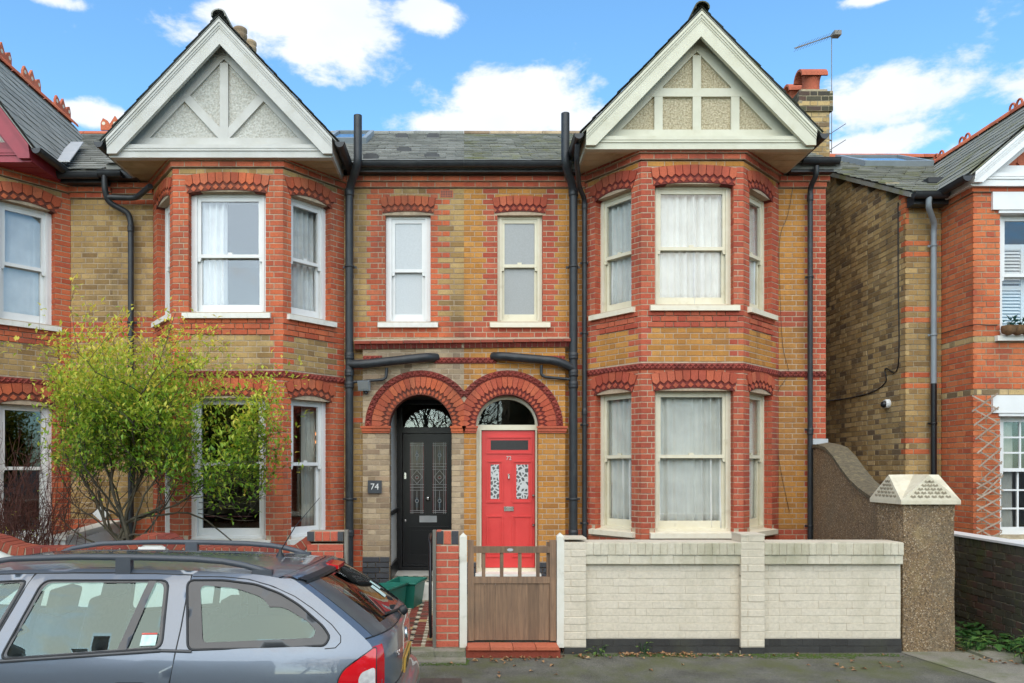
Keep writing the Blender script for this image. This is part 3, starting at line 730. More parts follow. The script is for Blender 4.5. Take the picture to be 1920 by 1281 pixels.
# ================================================================== number 72: cream sashes, red door
H72 = thing('brick_house', (2.6, YW, 0), 'red and ochre brick house with cream sash windows and the red front door', 'house')
B72 = Brickwork()
X72 = [1.73, 2.35, 3.708, 4.504]
wins72 = bay(H72, B72, X72, 0.0, 'red72', 'ochre', 'archback72', 'banddark', (ST72, ST72), (2.527, 3.581), (.19, .84), (.16, .80))
PW = Plane(0, YW, a=0.0); YP = 10.97; PP = Plane(0, YP, a=0.0)
AC, AR, AV, AT, ZS = .615, .445, .70, .785, 2.48            # twin door arches: centre, radii, springing
def wallkind(w0, w1, red, base, party=0):
    def kind(u, z, k):
        e = .10 if k % 2 else 0
        if 3.78 < z < 3.97: return red
        if 3.97 <= z < 5.87 and (w0-.16-e < u < w0+.02 or w1-.02 < u < w1+.16+e): return red
        return base
    return kind
def mid_wall(BW, s_, red, base, back, root, st, base_low, xe):
    """the entrance half of the front: s_ = 1 right house, -1 left house; xe = where the bay starts"""
    a, b = (0, xe) if s_ > 0 else (xe, 0)
    w0, w1 = (.473, 1.13) if s_ > 0 else (-1.13, -.473)
    k = wallkind(w0, w1, red, base)
    BW.wall(PW, a, b, 3.60, 5.895, k, [rect(w0, w1, 3.975, 5.53)], [rect(w0-.04, w1+.04, 5.50, 5.74), rect(w0-.11, w1+.11, 3.89, 3.98)], rev=(red, .09), off=.02 if s_ > 0 else .14)
    for j in range(2):
        BW.wall(PW, a, b, 5.895+j*CH, 5.895+(j+1)*CH, lambda u, z, k_: red, nface=.035+.035*j, th=.2, L=(.2286,), off=.07+.1*j)
    arch(root, PW, (w0+w1)/2, .36, 5.53, .03, .225, 8, red, back, name='window_arch')
    # strip beside the projecting porch front
    p0, p1 = (1.437, xe) if s_ > 0 else (xe, -1.437)
    BW.wall(PW, p0, p1, -.06, 3.60, lambda u, z, k_: (red if (k_ % 5 == 4 and z > 2.2) or z < 1.0 else base), off=.05)
    # projecting porch front with its round arch
    q0, q1 = (0, 1.437) if s_ > 0 else (-1.437, 0)
    c = AC*s_
    def pk(u, z, k_):
        if z < .40+(.23 if s_ < 0 else .16): return ('bluebrick', .03)
        if .98 < z < 1.1 and s_ > 0 and abs(u) > 1.2: return base_low
        return base_low
    BW.wall(PP, q0, q1, -.06, 3.60, pk, [disc(c, ZS, AR+.045, -1, half=AR)], [disc(c, ZS, AT+.005, ZS-.001), rect(c-AR-.4, c-AR+.001, ZS-.10, ZS+.0), rect(c+AR-.001, c+AR+.4, ZS-.10, ZS+.0)], rev=(base_low, .12), off=.03 if s_ > 0 else .10)
    clip = (0, s_)
    arch(root, PP, c, AR, ZS, AR, AV-AR, 26, red, back, clip=clip, name='door_arch')
    pts = [(c+(AV+.045)*math.cos(math.pi*(1-i/40)), ZS+(AV+.045)*math.sin(math.pi*(1-i/40))) for i in range(41)]
    band_tiles(root, PP, pts, .075, 'banddark', 'banddark', clip=clip, name='arch_band')
    # imposts: little red cornices at the springing
    for e0, e1 in ((AC-AR, AC-.63), (AC+AR, 1.437)):
        i0, i1 = sorted((e0*s_, e1*s_))
        if abs(e1) < .3 or e1 < .2: i0, i1 = sorted((0.001*s_, (AC-AR)*s_))
        im = MB(); im.pbox(PP, i0-.015, i1+.015, -.02, .03, ZS-.075, ZS-.03); im.pbox(PP, i0-.028, i1+.028, -.02, .045, ZS-.0295, ZS-.002); im.pbox(PP, i0-.008, i1+.008, -.02, .018, ZS-.10, ZS-.0755)
        im.build('impost', M[red], root)
    # tile band and moulded string over the doors
    t0, t1 = (.0, .46) if s_ > 0 else (-.42, 0)
    band_tiles(root, PP, [(t0, 3.41), (t1, 3.41)], .072, 'banddark', 'banddark', name='tile_band')
    rest = (1.0, 1.43) if s_ > 0 else (-1.43, -1.16)
    band_tiles(root, PP, [(rest[0], 3.435), (rest[1], 3.435)], .072, 'banddark', 'banddark', name='tile_band')
    zst = 3.585
    sh = MB(); g0, g1 = (0.0, 1.50) if s_ > 0 else (-1.55, 0.0)
    ss = .012
    sh.add([PP(g0, -.09, zst+.16+ss*g0), PP(g1, -.09, zst+.16+ss*g1), PP(g1, .085, zst+.105+ss*g1), PP(g0, .085, zst+.105+ss*g0), PP(g0, -.09, zst-.03), PP(g1, -.09, zst-.03), PP(g1, .02, zst+ss*g1), PP(g0, .02, zst+ss*g0)],
           [(0,3,2,1),(4,5,6,7),(0,1,5,4),(1,2,6,5),(2,3,7,6),(3,0,4,7)])
    so = sh.build('string_course', M['mortar74'], root)
    x = g0+.004
    while x < g1-.05:
        x2 = x+.073; zz = zst+ss*(x+.03)
        b = MB(); b.add([PP(x, .022, zz), PP(x2, .022, zz), PP(x2, .07, zz+.062), PP(x, .07, zz+.062), PP(x, .01, zz+.062), PP(x2, .01, zz+.062)], [(0,1,2,3),(3,2,5,4),(0,3,4),(1,5,2)]); b.build('moulded_brick', M['banddark'], so)
        x += .08
    x = g0+.004
    while x < g1-.1:
        x2 = min(x+.222, g1); zz = zst+.064+ss*(x+.1)
        b = MB(); b.pbox(PP, x, x2, 0, .095, zz, zz+.04); b.build('moulded_brick', M['cope_red'], so); x += .232
    sash_window(root, PW, w0, w1, 3.975, 5.50, st, zm=4.80 if s_ > 0 else 4.73, sill_ext=.10, set_=.075)

ST72F = dict(ST72); ST72F['pane'] = M['frosted_dark']; ST74F = dict(UPVC); ST74F['pane'] = M['frosted']; ST72F['catch'] = True
mid_wall(B72, 1, 'red72', 'ochre', 'archback72', H72, ST72F, 'ochre', 1.73)
def rk(u, z, k):
    e = .115 if k % 2 else 0
    if u > 4.97-e: return 'red72'
    if 3.90 < z < 4.12 or (2.90 < z < 2.98): return 'red72'
    if z < 1.02: return 'red72'
    return 'ochre'
B72.wall(PW, 4.504, 5.18, -.06, 5.895, rk, [], [rect(4.5, 5.2, 3.19, 3.265)], off=.09)
for j in range(2): B72.wall(PW, 4.504, 5.18+.03*j, 5.895+j*CH, 5.895+(j+1)*CH, lambda u, z, k: 'red72', nface=.035+.035*j, th=.2, L=(.2286,), off=.03+.1*j)
band_tiles(H72, PW, [(4.51, 3.228), (5.18, 3.228)], .072, 'banddark', 'banddark')
B72.finish(H72, 'mortar72')
room_slabs(H72, 0.08, 4.98, YW+.26, 15.3, (.40, 3.3, 6.0), [(1.75, YW+.2), (2.40, YF+.2), (3.68, YF+.2), (4.48, YW+.2)])
shell(H72, 0, 5.18, 'ochre', right=5.18)
pt = MB(); pt.box(-.04, .04, YW+.25, 18.9, -.06, 6.3); pt.box(1.50, 1.60, YW+.26, 15.2, .4, 6.0); pt.build('party_wall', M['room'], H72)
mossy = lambda a, d: 1 if a < 2.2 else 0
r72, _ = main_roof(H72, 0.0, 5.30, None, seed=4, mats=[M['slate'], M['slate_moss']], matfn=lambda a, d: 1, ridge_mat='gault')
gable(H72, 3.095, 10.09, 6.29, 7.84, 1.50, 6.10, .32, M['cream_gable'], M['roughcast_cream'], M['soffit_cream'], M['slate_moss'], style='posts')
gutter(H72, .0, 1.50, 10.80, 6.16); gutter(H72, 4.72, 5.24, 10.80, 6.20)
fb = MB(); fb.box(0, 1.62, 10.875, 11.0, 6.05, 6.14); fb.box(4.6, 5.2, 10.875, 11.0, 6.05, 6.17); fb.build('fascia', M['blackpipe'], H72)

# curtains of number 72
def curts(wins, lab, dz, mat_):
    nm = ('left', 'front', 'right')
    for i, (P, u0, u1, zl, zu) in enumerate(wins):
        for lv, zz, m_ in (('ground floor', zl, mat_[0]), ('first floor', zu, mat_[1])):
            curtain('net_curtain', P, u0+.06, u1-.06, zz[0]+.02, zz[1]+.0, -.225, M[m_], f'white net curtain behind the {nm[i]} {lv} sash of the {lab}', amp=.050 if i == 1 else .042, folds=.125 if lv == 'ground floor' else .10)
curts(wins72, 'cream painted bay', 0, ('net_old', 'net'))

kb_ = MB(); kb_.prism(PP, [(-.045, ZS-.10), (.045, ZS-.10), (.045, ZS+.10), (0, ZS+.17), (-.045, ZS+.10)], -.03, .004); kb_.build('springer_brick', M['red72'], H72)
# ---- red front door, flush in its arch
def mould(mb, P, u0, u1, z0, z1, n, w_=.022, h=.014):
    mb.prism(P, [(u0, z0), (u1, z0), (u1-w_, z0+w_), (u0+w_, z0+w_)], n-.01, n+h); mb.prism(P, [(u1, z0), (u1, z1), (u1-w_, z1-w_), (u1-w_, z0+w_)], n-.01, n+h*.95)
    mb.prism(P, [(u1, z1), (u0, z1), (u0+w_, z1-w_), (u1-w_, z1-w_)], n-.01, n+h); mb.prism(P, [(u0, z1), (u0, z0), (u0+w_, z0+w_), (u0+w_, z1-w_)], n-.01, n+h*.95)
PD = Plane(0, 11.15, a=0.0)
D72 = part_empty('front_door', H72); D72['label'] = 'red panelled front door'; surf('lead_number', (.62,.60,.56), rough=.4)
fr = MB()
fr.pbox(PD, .17, .25, -.08, .03, .40, 2.43); fr.pbox(PD, 1.025, 1.075, -.08, .03, .40, 2.43); fr.pbox(PD, .17, 1.075, -.08, .031, 2.4305, 2.505)
fr.pbox(PD, .17, 1.075, -.08, .05, .40, .445); fr.pbox(PD, .22, .25, -.03, .045, .445, 2.43); fr.pbox(PD, 1.025, 1.045, -.03, .045, .445, 2.43)
arcp = [(AC+.45*math.cos(math.pi*i/20), 2.505+.43*math.sin(math.pi*i/20)) for i in range(21)]; arci = [(AC+.41*math.cos(math.pi*i/20), 2.506+.365*math.sin(math.pi*i/20)) for i in range(21)]
for i in range(20): fr.prism(PD, [arcp[i], arcp[i+1], arci[i+1], arci[i]], -.05, .028)
fr.build('door_frame', M['cream'], D72)
fg = MB(); fg.pbox(PD, .18, 1.05, -.045, -.04, 2.505, 2.93); fg.build('fanlight', M['fan_glass'], D72)
leaf = MB(); W0, W1, Z0, Z1 = .255, 1.02, .45, 2.425
leaf.pbox(PD, W0, W1, -.06, 0, Z0, Z1)
panels = [(.325, .985, 2.09, 2.34), (.325, .565, 1.385, 1.99), (.695, .945+.04, 1.385, 1.99), (.325, .565, .60, 1.20), (.695, .985, .60, 1.20)]
for p in panels: mould(leaf, PD, *p, 0)
for p in panels[3:]: leaf.pbox(PD, p[0]+.05, p[1]-.05, -.001, .008, p[2]+.05, p[3]-.05)
leaf.build('door_leaf', M['red_paint'], D72)
m_, t_, b_ = new_mat('leaf_glass')
vo = N(t_, 'ShaderNodeTexVoronoi', inp={'Scale': 17.0}); vo.feature = 'DISTANCE_TO_EDGE'; t_.links.new(world_pos(t_), vo.inputs['Vector'])
t_.links.new(ramp(t_, [(0.0, (.55,.57,.56)), (.13, (.50,.52,.51)), (.17, (.11,.115,.115)), (1.0, (.09,.095,.095))]).outputs[0], b_.inputs['Base Color'])
t_.links.new(vo.outputs[0], b_.inputs['Base Color'].links[0].from_node.inputs[0]); b_.inputs['Roughness'].default_value = .2
for p, mm in zip(panels[:3], ('obscure', 'leaf_glass', 'leaf_glass')):
    g = MB(); g.pbox(PD, p[0]+.06, p[1]-.06, -.001, .003, p[2]+.055, p[3]-.055); g.build('pane', M[mm], D72)
lb = MB(); lb.pbox(PD, .575, .715, 0, .014, 1.265, 1.33); lb.pbox(PD, .595, .695, .0145, .026, 1.30, 1.32); lb.build('letterbox', M['chrome'], D72)
kn = MB(); kn.pbox(PD, .633, .657, 0, .012, 1.73, 1.80); kn.lathe(PD(.645, .0, 1.74), [(.012, .0), (.016, .02), (.010, .03)], 10, axis='Y'); kn.build('knocker', M['chrome'], D72)
for zz in (1.49, 1.065): k_ = MB(); k_.lathe(PD(.995, 0, zz), [(.015, .0), (.018, .012), (.012, .02), (.02, .035), (.012, .048)], 12, axis='Y'); k_.build('lock', M['chrome'], D72)
text_mesh('72', .078, .004, M['lead_number'], 'door_number', PD(.645, .006, 2.025), (R(90), 0, 0), D72)
th = MB(); th.box(.16, 1.08, 10.80, 11.12, .18, .40); th.build('doorstep', M['stone_sill'], H72)

# ================================================================== number 74: white windows, black door
H74 = thing('brick_house', (-2.5, YW, 0), 'red and brown brick house with white windows and the recessed black door', 'house')
B74 = Brickwork()
X74 = [-4.45, -3.864, -2.40, -1.717]; DZ = -.10
wins74 = bay(H74, B74, X74, DZ, 'red74', 'stock', 'archback74', 'banddark', (ST74, ST74), (-3.66, -2.625), (.20, .86), (.12, .77))
mid_wall(B74, -1, 'red74', 'stock', 'archback74', H74, ST74F, 'gault', -1.717)
def lk(u, z, k):
    if 3.72 < z < 4.02 or .9 < z < 1.15 or (5.62 < z < 5.7): return 'red74'
    return 'stock'
B74.wall(PW, -5.03, -4.45, -.06, 5.80, lk, [], [], off=.04)
for j in range(2): B74.wall(PW, -5.03, -4.45, 5.80+j*CH, 5.80+(j+1)*CH, lambda u, z, k: 'red74', nface=.035+.035*j, th=.2, L=(.2286,), off=.03+.1*j)
B74.finish(H74, 'mortar74')
room_slabs(H74, -4.95, -1.42, YW+.26, 15.3, (.30, 3.2, 5.95), [(-4.40, YW+.2), (-3.83, YF+.2), (-2.43, YF+.2), (-1.75, YW+.2)])
room_slabs(H74, -1.42, -0.08, 12.5, 15.3, (.27, 3.2, 5.95))
shell(H74, -5.03, 0, 'stock')
pt = MB(); pt.box(-5.07, -4.98, YW+.25, 18.9, -.06, 6.3); pt.box(-1.52, -1.42, YW+.26, 15.2, .3, 5.9); pt.box(-1.42, -.05, YW+.26, 12.5, 3.1, 3.2); pt.build('party_wall', M['room'], H74)
r74, _ = main_roof(H74, -5.03, 0.0, M['slate'], seed=9, ridge_mat='slate')
gable(H74, -3.19, 10.09, 6.18, 7.74, 1.47, 5.99, .32, M['white_gable'], M['roughcast_white'], M['soffit_wood'], M['slate'], style='braces', ridge_mat=M['slate_moss'])
gutter(H74, -1.52, -.002, 10.80, 6.16)
gutter(H74, -5.10, -4.78, 10.80, 6.02)
fb = MB(); fb.box(-1.65, -.002, 10.875, 11.0, 6.05, 6.14); fb.box(-5.03, -4.6, 10.875, 11.0, 5.96, 6.1); fb.build('fascia', M['blackpipe'], H74)
ab = MB(); ab.pbox(PW, -.345, -.155, -.03, .004, 5.755, 5.86); abo = ab.build('air_brick', M['terracotta'], H74)
for i in range(7):
    for j in range(4):
        h_ = MB(); h_.pbox(PW, -.332+i*.0245, -.332+i*.0245+.015, .002, .0065, 5.765+j*.024, 5.765+j*.024+.014); h_.build('air_hole', M['black_paint'], abo)

# curtains of number 74 (drawn to the sides)
for i, (P, u0, u1, zl, zu) in enumerate(wins74):
    w_ = u1-u0
    if i == 1:
        curtain('net_curtain', P, u0+.05, u0+.44, zu[0]+.02, zu[1], -.24, M['net'], 'white curtain drawn to the left in the upper front window of the white bay', amp=.05, folds=.10)
    else:
        curtain('net_curtain', P, u0+.04, u1-.04, zu[0]+.02, zu[1], -.26, M['net'], f'pale net curtain in the {"left" if i == 0 else "right"} upper window of the white bay', amp=.04, folds=.10)
        if i == 2: curtain('curtain', P, u0+.38, u1-.05, zl[0]+.02, zl[1], -.28, M['curtain_grey'], 'grey patterned curtain in the right ground floor window of the white bay', amp=.03)

# ---- black front door, deep inside the porch
PB = Plane(0, 12.25, a=0.0)
po = MB(); po.box(-1.30, -1.062, YP+.02, 12.4, .0, 3.1); po.build('porch_wall', M['white'], H74)
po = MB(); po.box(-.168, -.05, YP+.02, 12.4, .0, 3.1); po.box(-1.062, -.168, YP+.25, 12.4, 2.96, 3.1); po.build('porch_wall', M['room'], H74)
dd = MB(); dd.box(-1.063, -1.035, YP+.15, 12.2, 1.20, 1.26); dd.box(-1.063, -1.04, YP+.12, 12.2, .27, .48); dd.build('dado_rail', M['black_paint'], H74)
D74 = part_empty('front_door', H74); D74['label'] = 'black front door with leaded glass'
fr = MB(); fr.pbox(PB, -1.062, -.975, -.1, .05, .27, 2.95); fr.pbox(PB, -.175, -.150, -.1, .05, .27, 2.95); fr.pbox(PB, -1.062, -.15, -.1, .051, 2.435, 2.53); fr.pbox(PB, -1.062, -.15, -.1, .06, .27, .325); fr.pbox(PB, -1.062, -.15, -.1, .05, 2.895, 2.96)
fr.build('door_frame', M['black_paint'], D74)
fg = MB(); fg.pbox(PB, -.98, -.17, -.03, -.024, 2.525, 2.90); fg.build('fanlight', M['glass_old'], D74)
lf = MB(); lf.pbox(PB, -.97, -.175, -.05, 0, .33, 2.43); pans = [(-.885, -.605, 1.13, 2.32), (-.527, -.247, 1.13, 2.32), (-.885, -.247, .48, .96)]
for p in pans: mould(lf, PB, *p, 0, .03, .018)
lf.pbox(PB, -.83, -.30, -.001, .010, .54, .90); lf.pbox(PB, -.97, -.175, -.0005, .03, .33, .37)
lf.build('door_leaf', M['black_paint'], D74)
surf('lead_came', (.62,.63,.64), (.5,.5,.5), rough=.4, metal=.2)
surf('stain_dark', (.035,.030,.030), (.05,.04,.035), rough=.12); surf('stain_red', (.16,.012,.02), (.12,.01,.015), rough=.15); surf('stain_blue', (.05,.08,.11), (.04,.07,.09), rough=.15)
for a, b, c, d in pans[:2]:
    a += .03; b -= .03; c += .03; d -= .03; uc = (a+b)/2; H_ = d-c
    g = MB(); g.pbox(PB, a, b, -.001, .003, c, d); gp = g.build('pane', M['stain_dark'], D74)
    g = MB()
    for e0, e1 in ((a, a+.018), (b-.018, b)): g.pbox(PB, e0, e1, .003, .0045, c+.02, d-.02)
    for q in (.5,): g.lathe(PB(uc, .002, c+H_*q), [(.022, 0), (.022, .003)], 12, axis='Y')
    g.build('stained_border', M['stain_red'], gp)
    g = MB()
    for q in (.14, .80): g.pbox(PB, uc-.02, uc+.02, .003, .0045, c+H_*q-.06, c+H_*q+.10)
    g.build('stained_strip', M['stain_blue'], gp)
    l = MB(); n_ = .006
    def ln(p, q, r_=.0035): l.tube([PB(p[0], n_, p[1]), PB(q[0], n_, q[1])], r_, 5)
    for u in (a+.018, b-.018, a+.045, b-.045): ln((u, c), (u, d))
    for f in (.02, .045, .33, .37, .41, .62, .66, .70, .955, .98): ln((a, c+H_*f), (b, c+H_*f))
    for q in (.18, .82):
        ln((uc, c+H_*(q-.14)), (uc, c+H_*q-.025)); ln((uc, c+H_*q+.025), (uc, c+H_*(q+.14)))
    for q in (.18, .51, .82):
        l.tube([PB(uc+.026*math.cos(t*math.pi/6), n_, c+H_*q+.026*math.sin(t*math.pi/6)) for t in range(13)], .004, 5)
    ln((uc, c+H_*.42), (a+.02, c+H_*.515)); ln((uc, c+H_*.42), (b-.02, c+H_*.515)); ln((uc, c+H_*.61), (a+.02, c+H_*.515)); ln((uc, c+H_*.61), (b-.02, c+H_*.515))
    l.build('lead_came', M['lead_came'], gp)
lb = MB(); lb.pbox(PB, -.705, -.43, 0, .014, 1.025, 1.13); mould(lb, PB, -.66, -.475, 1.05, 1.105, .012, .01, .008); lb.build('letterbox', M['lead'], D74)
kn = MB(); kn.lathe(PB(-.567, 0, 1.41), [(.022, 0), (.012, .02), (.034, .04), (.04, .06), (.028, .08), (.006, .085)], 16, axis='Y'); kn.build('door_knob', M['chrome'], D74)
k2 = MB(); k2.pbox(PB, -.945, -.915, 0, .01, 1.71, 1.81); k2.lathe(PB(-.93, 0, 1.05), [(.025, 0), (.025, .012), (.012, .016)], 14, axis='Y'); k2.build('lock', M['chrome'], D74)
# porch floor with chequered tiles and the stone step
pf = MB(); pf.box(-1.06, -.17, 10.72, 12.2, .05, .268); pf.build('doorstep', M['stone_sill'], H74)
surf('tile_black', (.03,.03,.032), rough=.4); surf('tile_cream', (.62,.56,.44), (.5,.45,.34), rough=.4); surf('tile_red', (.24,.05,.035), (.18,.04,.03), rough=.45); surf('tile_brown', (.13,.05,.035), (.10,.04,.03), rough=.45); surf('tile_buff', (.46,.30,.13), (.4,.26,.11), rough=.45)
pfl = bpy.data.objects['doorstep.001'] if 'doorstep.001' in bpy.data.objects else None
def tile_mesh(mat_, s_, sides=4, rot=0):
    mb = MB(); mb.lathe((0, 0, 0), [(s_, 0), (s_, .006), (s_*.93, .008)], sides); me = mb.mesh('floor_tile', M[mat_]);
    for p in me.polygons: p.use_smooth = False
    return me
TM = {k: tile_mesh(k, .0525) for k in ('tile_black', 'tile_cream', 'tile_red', 'tile_brown', 'tile_buff')}
def put_tile(parent, mt, x, y, z, rot, sc_=1.0):
    o = bpy.data.objects.new('floor_tile', TM[mt]); link(o, parent); o.location = (x, y, z); o.rotation_euler = (0, 0, rot); o.scale = (sc_, sc_, 1)
for i in range(12):
    for j in range(8):
        put_tile(pfl or H74, 'tile_black' if (i+j) % 2 else 'tile_cream', -1.02+i*.075, 10.98+j*.075, .268, R(45), .98)

# ---- roof windows and vents on number 74, chimney pots behind its gable
def roofpt(x, d, ye=10.86, ze=6.16, t=.55): return Vector((x, ye+d, ze+d*t))
def roof_window(parent, x0, x1, d0, d1, ye=10.86, ze=6.16, t=.55):
    rw = part_empty('roof_window', parent)
    up = Vector((0, -t, 1)).normalized()
    def slab(a, b, c, d, h0, h1, nm, m_):
        q = [roofpt(x, dd, ye, ze, t)+up*h for h in (h0, h1) for x, dd in ((a, c), (b, c), (b, d), (a, d))]
        mb = MB(); mb.add(q, [(0,3,2,1),(4,5,6,7),(0,1,5,4),(1,2,6,5),(2,3,7,6),(3,0,4,7)]); mb.build(nm, m_, rw)
    slab(x0, x0+.07, d0, d1, -.02, .11, 'frame', M['greypipe']); slab(x1-.07, x1, d0, d1, -.02, .11, 'frame', M['greypipe'])
    slab(x0+.07, x1-.07, d0, d0+.07, -.02, .109, 'frame', M['greypipe']); slab(x0+.07, x1-.07, d1-.07, d1, -.02, .109, 'frame', M['greypipe'])
    slab(x0+.07, x1-.07, d0+.07, d1-.07, .07, .08, 'pane', M['glass'])
roof_window(H74, -2.30, -1.62, 2.0, 3.1)
for x, d in ((-1.10, 2.9), (-.55, 2.9), (-.93, 1.15), (-1.35, .42), (-.47, .5), (-2.0, .35)):
    v_ = MB(); q = roofpt(x, d); v_.box(q.x-.11, q.x+.11, q.y-.08, q.y+.10, q.z-.03, q.z+.035); v_.box(q.x-.08, q.x+.08, q.y-.05, q.y+.10, q.z+.035, q.z+.065); v_.build('roof_vent', M['blackpipe'], r74)
ch = part_empty('chimney', H74); s_ = MB(); s_.box(-4.75, -4.0, 14.6, 15.6, 7.6, 9.35); s_.build('stack', M['stock'], ch)
for x, y in ((-4.30, 14.85), (-4.24, 15.3)):
    p_ = MB(); p_.lathe((x, y, 9.35), [(.15, 0), (.14, .06), (.115, .1), (.105, .75), (.13, .78), (.135, .84), (.115, .87), (.135, .9), (.135, .95), (.11, .97)], 16); p_.build('chimney_pot', M['gault'], ch)

# ---- chimney stack and aerial of number 72
ch = part_empty('chimney', H72); BC = Brickwork()
for P, L in ((Plane(5.13, 11.8, a=0), .45), (Plane(5.13, 13.0, a=R(-90)), 1.2), (Plane(5.58, 11.8, a=R(90)), 1.2)):
    BC.wall(P, 0, L, 6.25, 7.32, lambda u, z, k: 'darkstock', th=.05)
    BC.wall(P, -.035, L+.035, 7.32, 7.62, lambda u, z, k: 'mossbrick' if k != 1 else 'darkstock', nface=.035, th=.05)
cs = MB(); cs.box(5.18, 5.54, 11.85, 12.95, 6.2, 7.6); cs.box(5.16, 5.56, 11.83, 12.98, 7.6, 7.68); cs.build('stack', M['mortardark'], ch)
BC.finish(ch, 'mortardark', wallname='chimney_wall')
for y in (12.05, 12.52):
    p_ = MB(); p_.lathe((5.40, y, 7.66), [(.15, 0), (.13, .05), (.125, .30), (.14, .31)], 16); c_ = []
    pot = p_.build('chimney_pot', M['terracotta'], ch)
    hood = MB(); V = []                                       # half round cowl open at both ends
    for xx in (-.20, .20):
        for j in range(9): t_ = math.pi*j/8; V.append((5.40+xx, y+.16*math.cos(t_), 7.93+.15*math.sin(t_)))
    V2 = [(p[0], y+(p[1]-y)*.8, 7.93+(p[2]-7.93)*.78) for p in V]
    hood.add(V+V2, [(j, 9+j, 10+j, j+1) for j in range(8)] + [(18+j, 19+j, 28+j, 27+j) for j in range(8)] + [(j, j+1, 19+j, 18+j) for j in range(8)] + [(9+j, 27+j, 28+j, 10+j) for j in range(8)]); hood.build('cowl', M['terracotta'], ch)

pl_ = thing('pendant_lamp', (-2.1, 11.3, 2.2), 'lit orange pendant lamp behind the right ground floor window of the white bay', 'lamp')
m_, t_, b_ = new_mat('lamp_glow'); b_.inputs['Base Color'].default_value = (.7,.25,.05,1); b_.inputs['Emission Color'].default_value = (1,.38,.08,1); b_.inputs['Emission Strength'].default_value = .9
for zz in (2.36, 2.24):
    g_ = MB(); g_.lathe((-2.16, 11.15, zz), [(.10, 0), (.13, .01), (.12, .035), (.03, .04)], 16); g_.build('shade', M['lamp_glow'], pl_)
g_ = MB(); g_.tube([(-2.16, 11.15, 2.2), (-2.16, 11.15, 3.0)], .006, 6); g_.build('flex', M['black_paint'], pl_)
# ================================================================== left neighbour, cut by the frame
H76 = thing('brick_house', (-7.5, YW, 0), 'brick house at the left edge with maroon bargeboard and white framed windows', 'house')
B76 = Brickwork()
X76 = [-8.36, -7.67, -6.31, -5.63]
UP2 = dict(UPVC)
wins76 = bay(H76, B76, X76, -.16, 'red74', 'stock', 'archback74', 'banddark', (UPVC, UPVC), (-7.5, -6.5), (.2, .8), (.10, .80), skip=(0, 1))
for i in (0, 1):
    P, u0, u1, zl, zu = wins76[i]
    g = MB(); g.pbox(P, u0, u1, -.16, -.14, zl[0], zl[1]+.05); g.pbox(P, u0, u1, -.16, -.14, zu[0], zu[1]+.05); g.build('pane', M['frosted'], H76)
P, u0, u1, zl, zu = wins76[2]
curtain('net_curtain', P, u0+.05, u1-.05, zu[0]+.02, zu[1], -.22, M['net'], 'plain pale blind behind the upper window at the left edge', amp=.006, cat='blind')
def k76(u, z, k):
    if 3.66 < z < 3.95 or .9 < z < 1.15: return 'red74'
    return 'stock'
B76.wall(PW, -5.63, -5.03, -.06, 5.74, k76, [], [], off=.13)
for j in range(2): B76.wall(PW, -5.63, -5.03, 5.74+j*CH, 5.74+(j+1)*CH, lambda u, z, k: 'red74', nface=.035+.035*j, th=.2, L=(.2286,), off=.1*j)
B76.finish(H76, 'mortar74')
room_slabs(H76, -9.9, -5.1, YW+.26, 15.3, (.30, 3.1, 5.9), [(-8.3, YW+.2), (-7.6, YF+.2), (-6.35, YF+.2), (-5.68, YW+.2)])
w_ = MB(); w_.box(-10, -8.36, YW, YW+.24, -.06, 6.0); w_.box(-10, -9.8, YW+.24, 18.9, -.06, 6.0); w_.box(-10, -5.05, 18.7, 18.95, -.06, 6.0); w_.build('rear_wall', M['stock'], H76)
main_roof(H76, -10.1, -5.03, M['slate'], ze=6.08, yr=14.97, seed=13, ridge_mat='terracotta')
gable(H76, -7.22, 10.09, 6.10, 8.16, 1.55, 5.93, .36, M['maroon'], M['roughcast_white'], M['maroon'], M['slate'], style='none', ridge_mat=M['terracotta'])
gutter(H76, -5.72, -5.10, 10.80, 6.0)
fb = MB(); fb.box(-5.75, -5.04, 10.875, 11.0, 5.9, 6.05); fb.build('fascia', M['blackpipe'], H76)
vl = MB(); vl.extr([(-5.72, 10.75, 6.16), (-5.48, 10.75, 6.16), (-6.2, 12.6, 7.2), (-6.4, 12.6, 7.2)], (0, 0, -.02)); vl.build('valley_lead', M['lead'], H76)
def crest(parent, p, along, s_=1.0, style=0):
    """pierced terracotta ridge crest"""
    a = Vector(along).normalized(); p = Vector(p); mb = MB(); up = Vector((0, 0, 1)); sd = a.cross(up)
    if style == 0:
        out = [(-.24, 0), (-.24, .12), (-.20, .20), (-.13, .16), (-.09, .10), (0, .24), (.09, .10), (.13, .16), (.20, .20), (.24, .12), (.24, 0)]
        poly = [p+a*u*s_+up*v*s_-sd*.02 for u, v in out]; mb.extr(poly, sd*.04)
        o = mb.build('ridge_crest', M['terracotta'], parent)
        for u in (-.19, 0, .19):
            h = MB(); c = p+a*u*s_+up*.11*s_; ring = [c+a*math.cos(t*math.pi/4)*.03*s_+up*math.sin(t*math.pi/4)*.03*s_-sd*.022 for t in range(8)]
            h.extr(ring, sd*.044); h.build('crest_hole', M['tile_cream'], o)
    else:
        for u in (-.11, .11):
            c = p+a*u*s_+up*.12*s_
            mb.tube([c+a*math.cos(t*math.pi/6)*.085*s_+up*math.sin(t*math.pi/6)*.10*s_ for t in range(13)], .025*s_, 6, cap=False)
        mb.box(p.x-.03, p.x+.03, p.y-.25*s_, p.y+.25*s_, p.z-.04, p.z+.03)
        mb.build('ridge_crest', M['terracotta'], parent)
for y in (11.4, 12.05, 12.9, 13.9): crest(H76, (-7.22, y, 8.26), (0, 1, 0), 1.1)
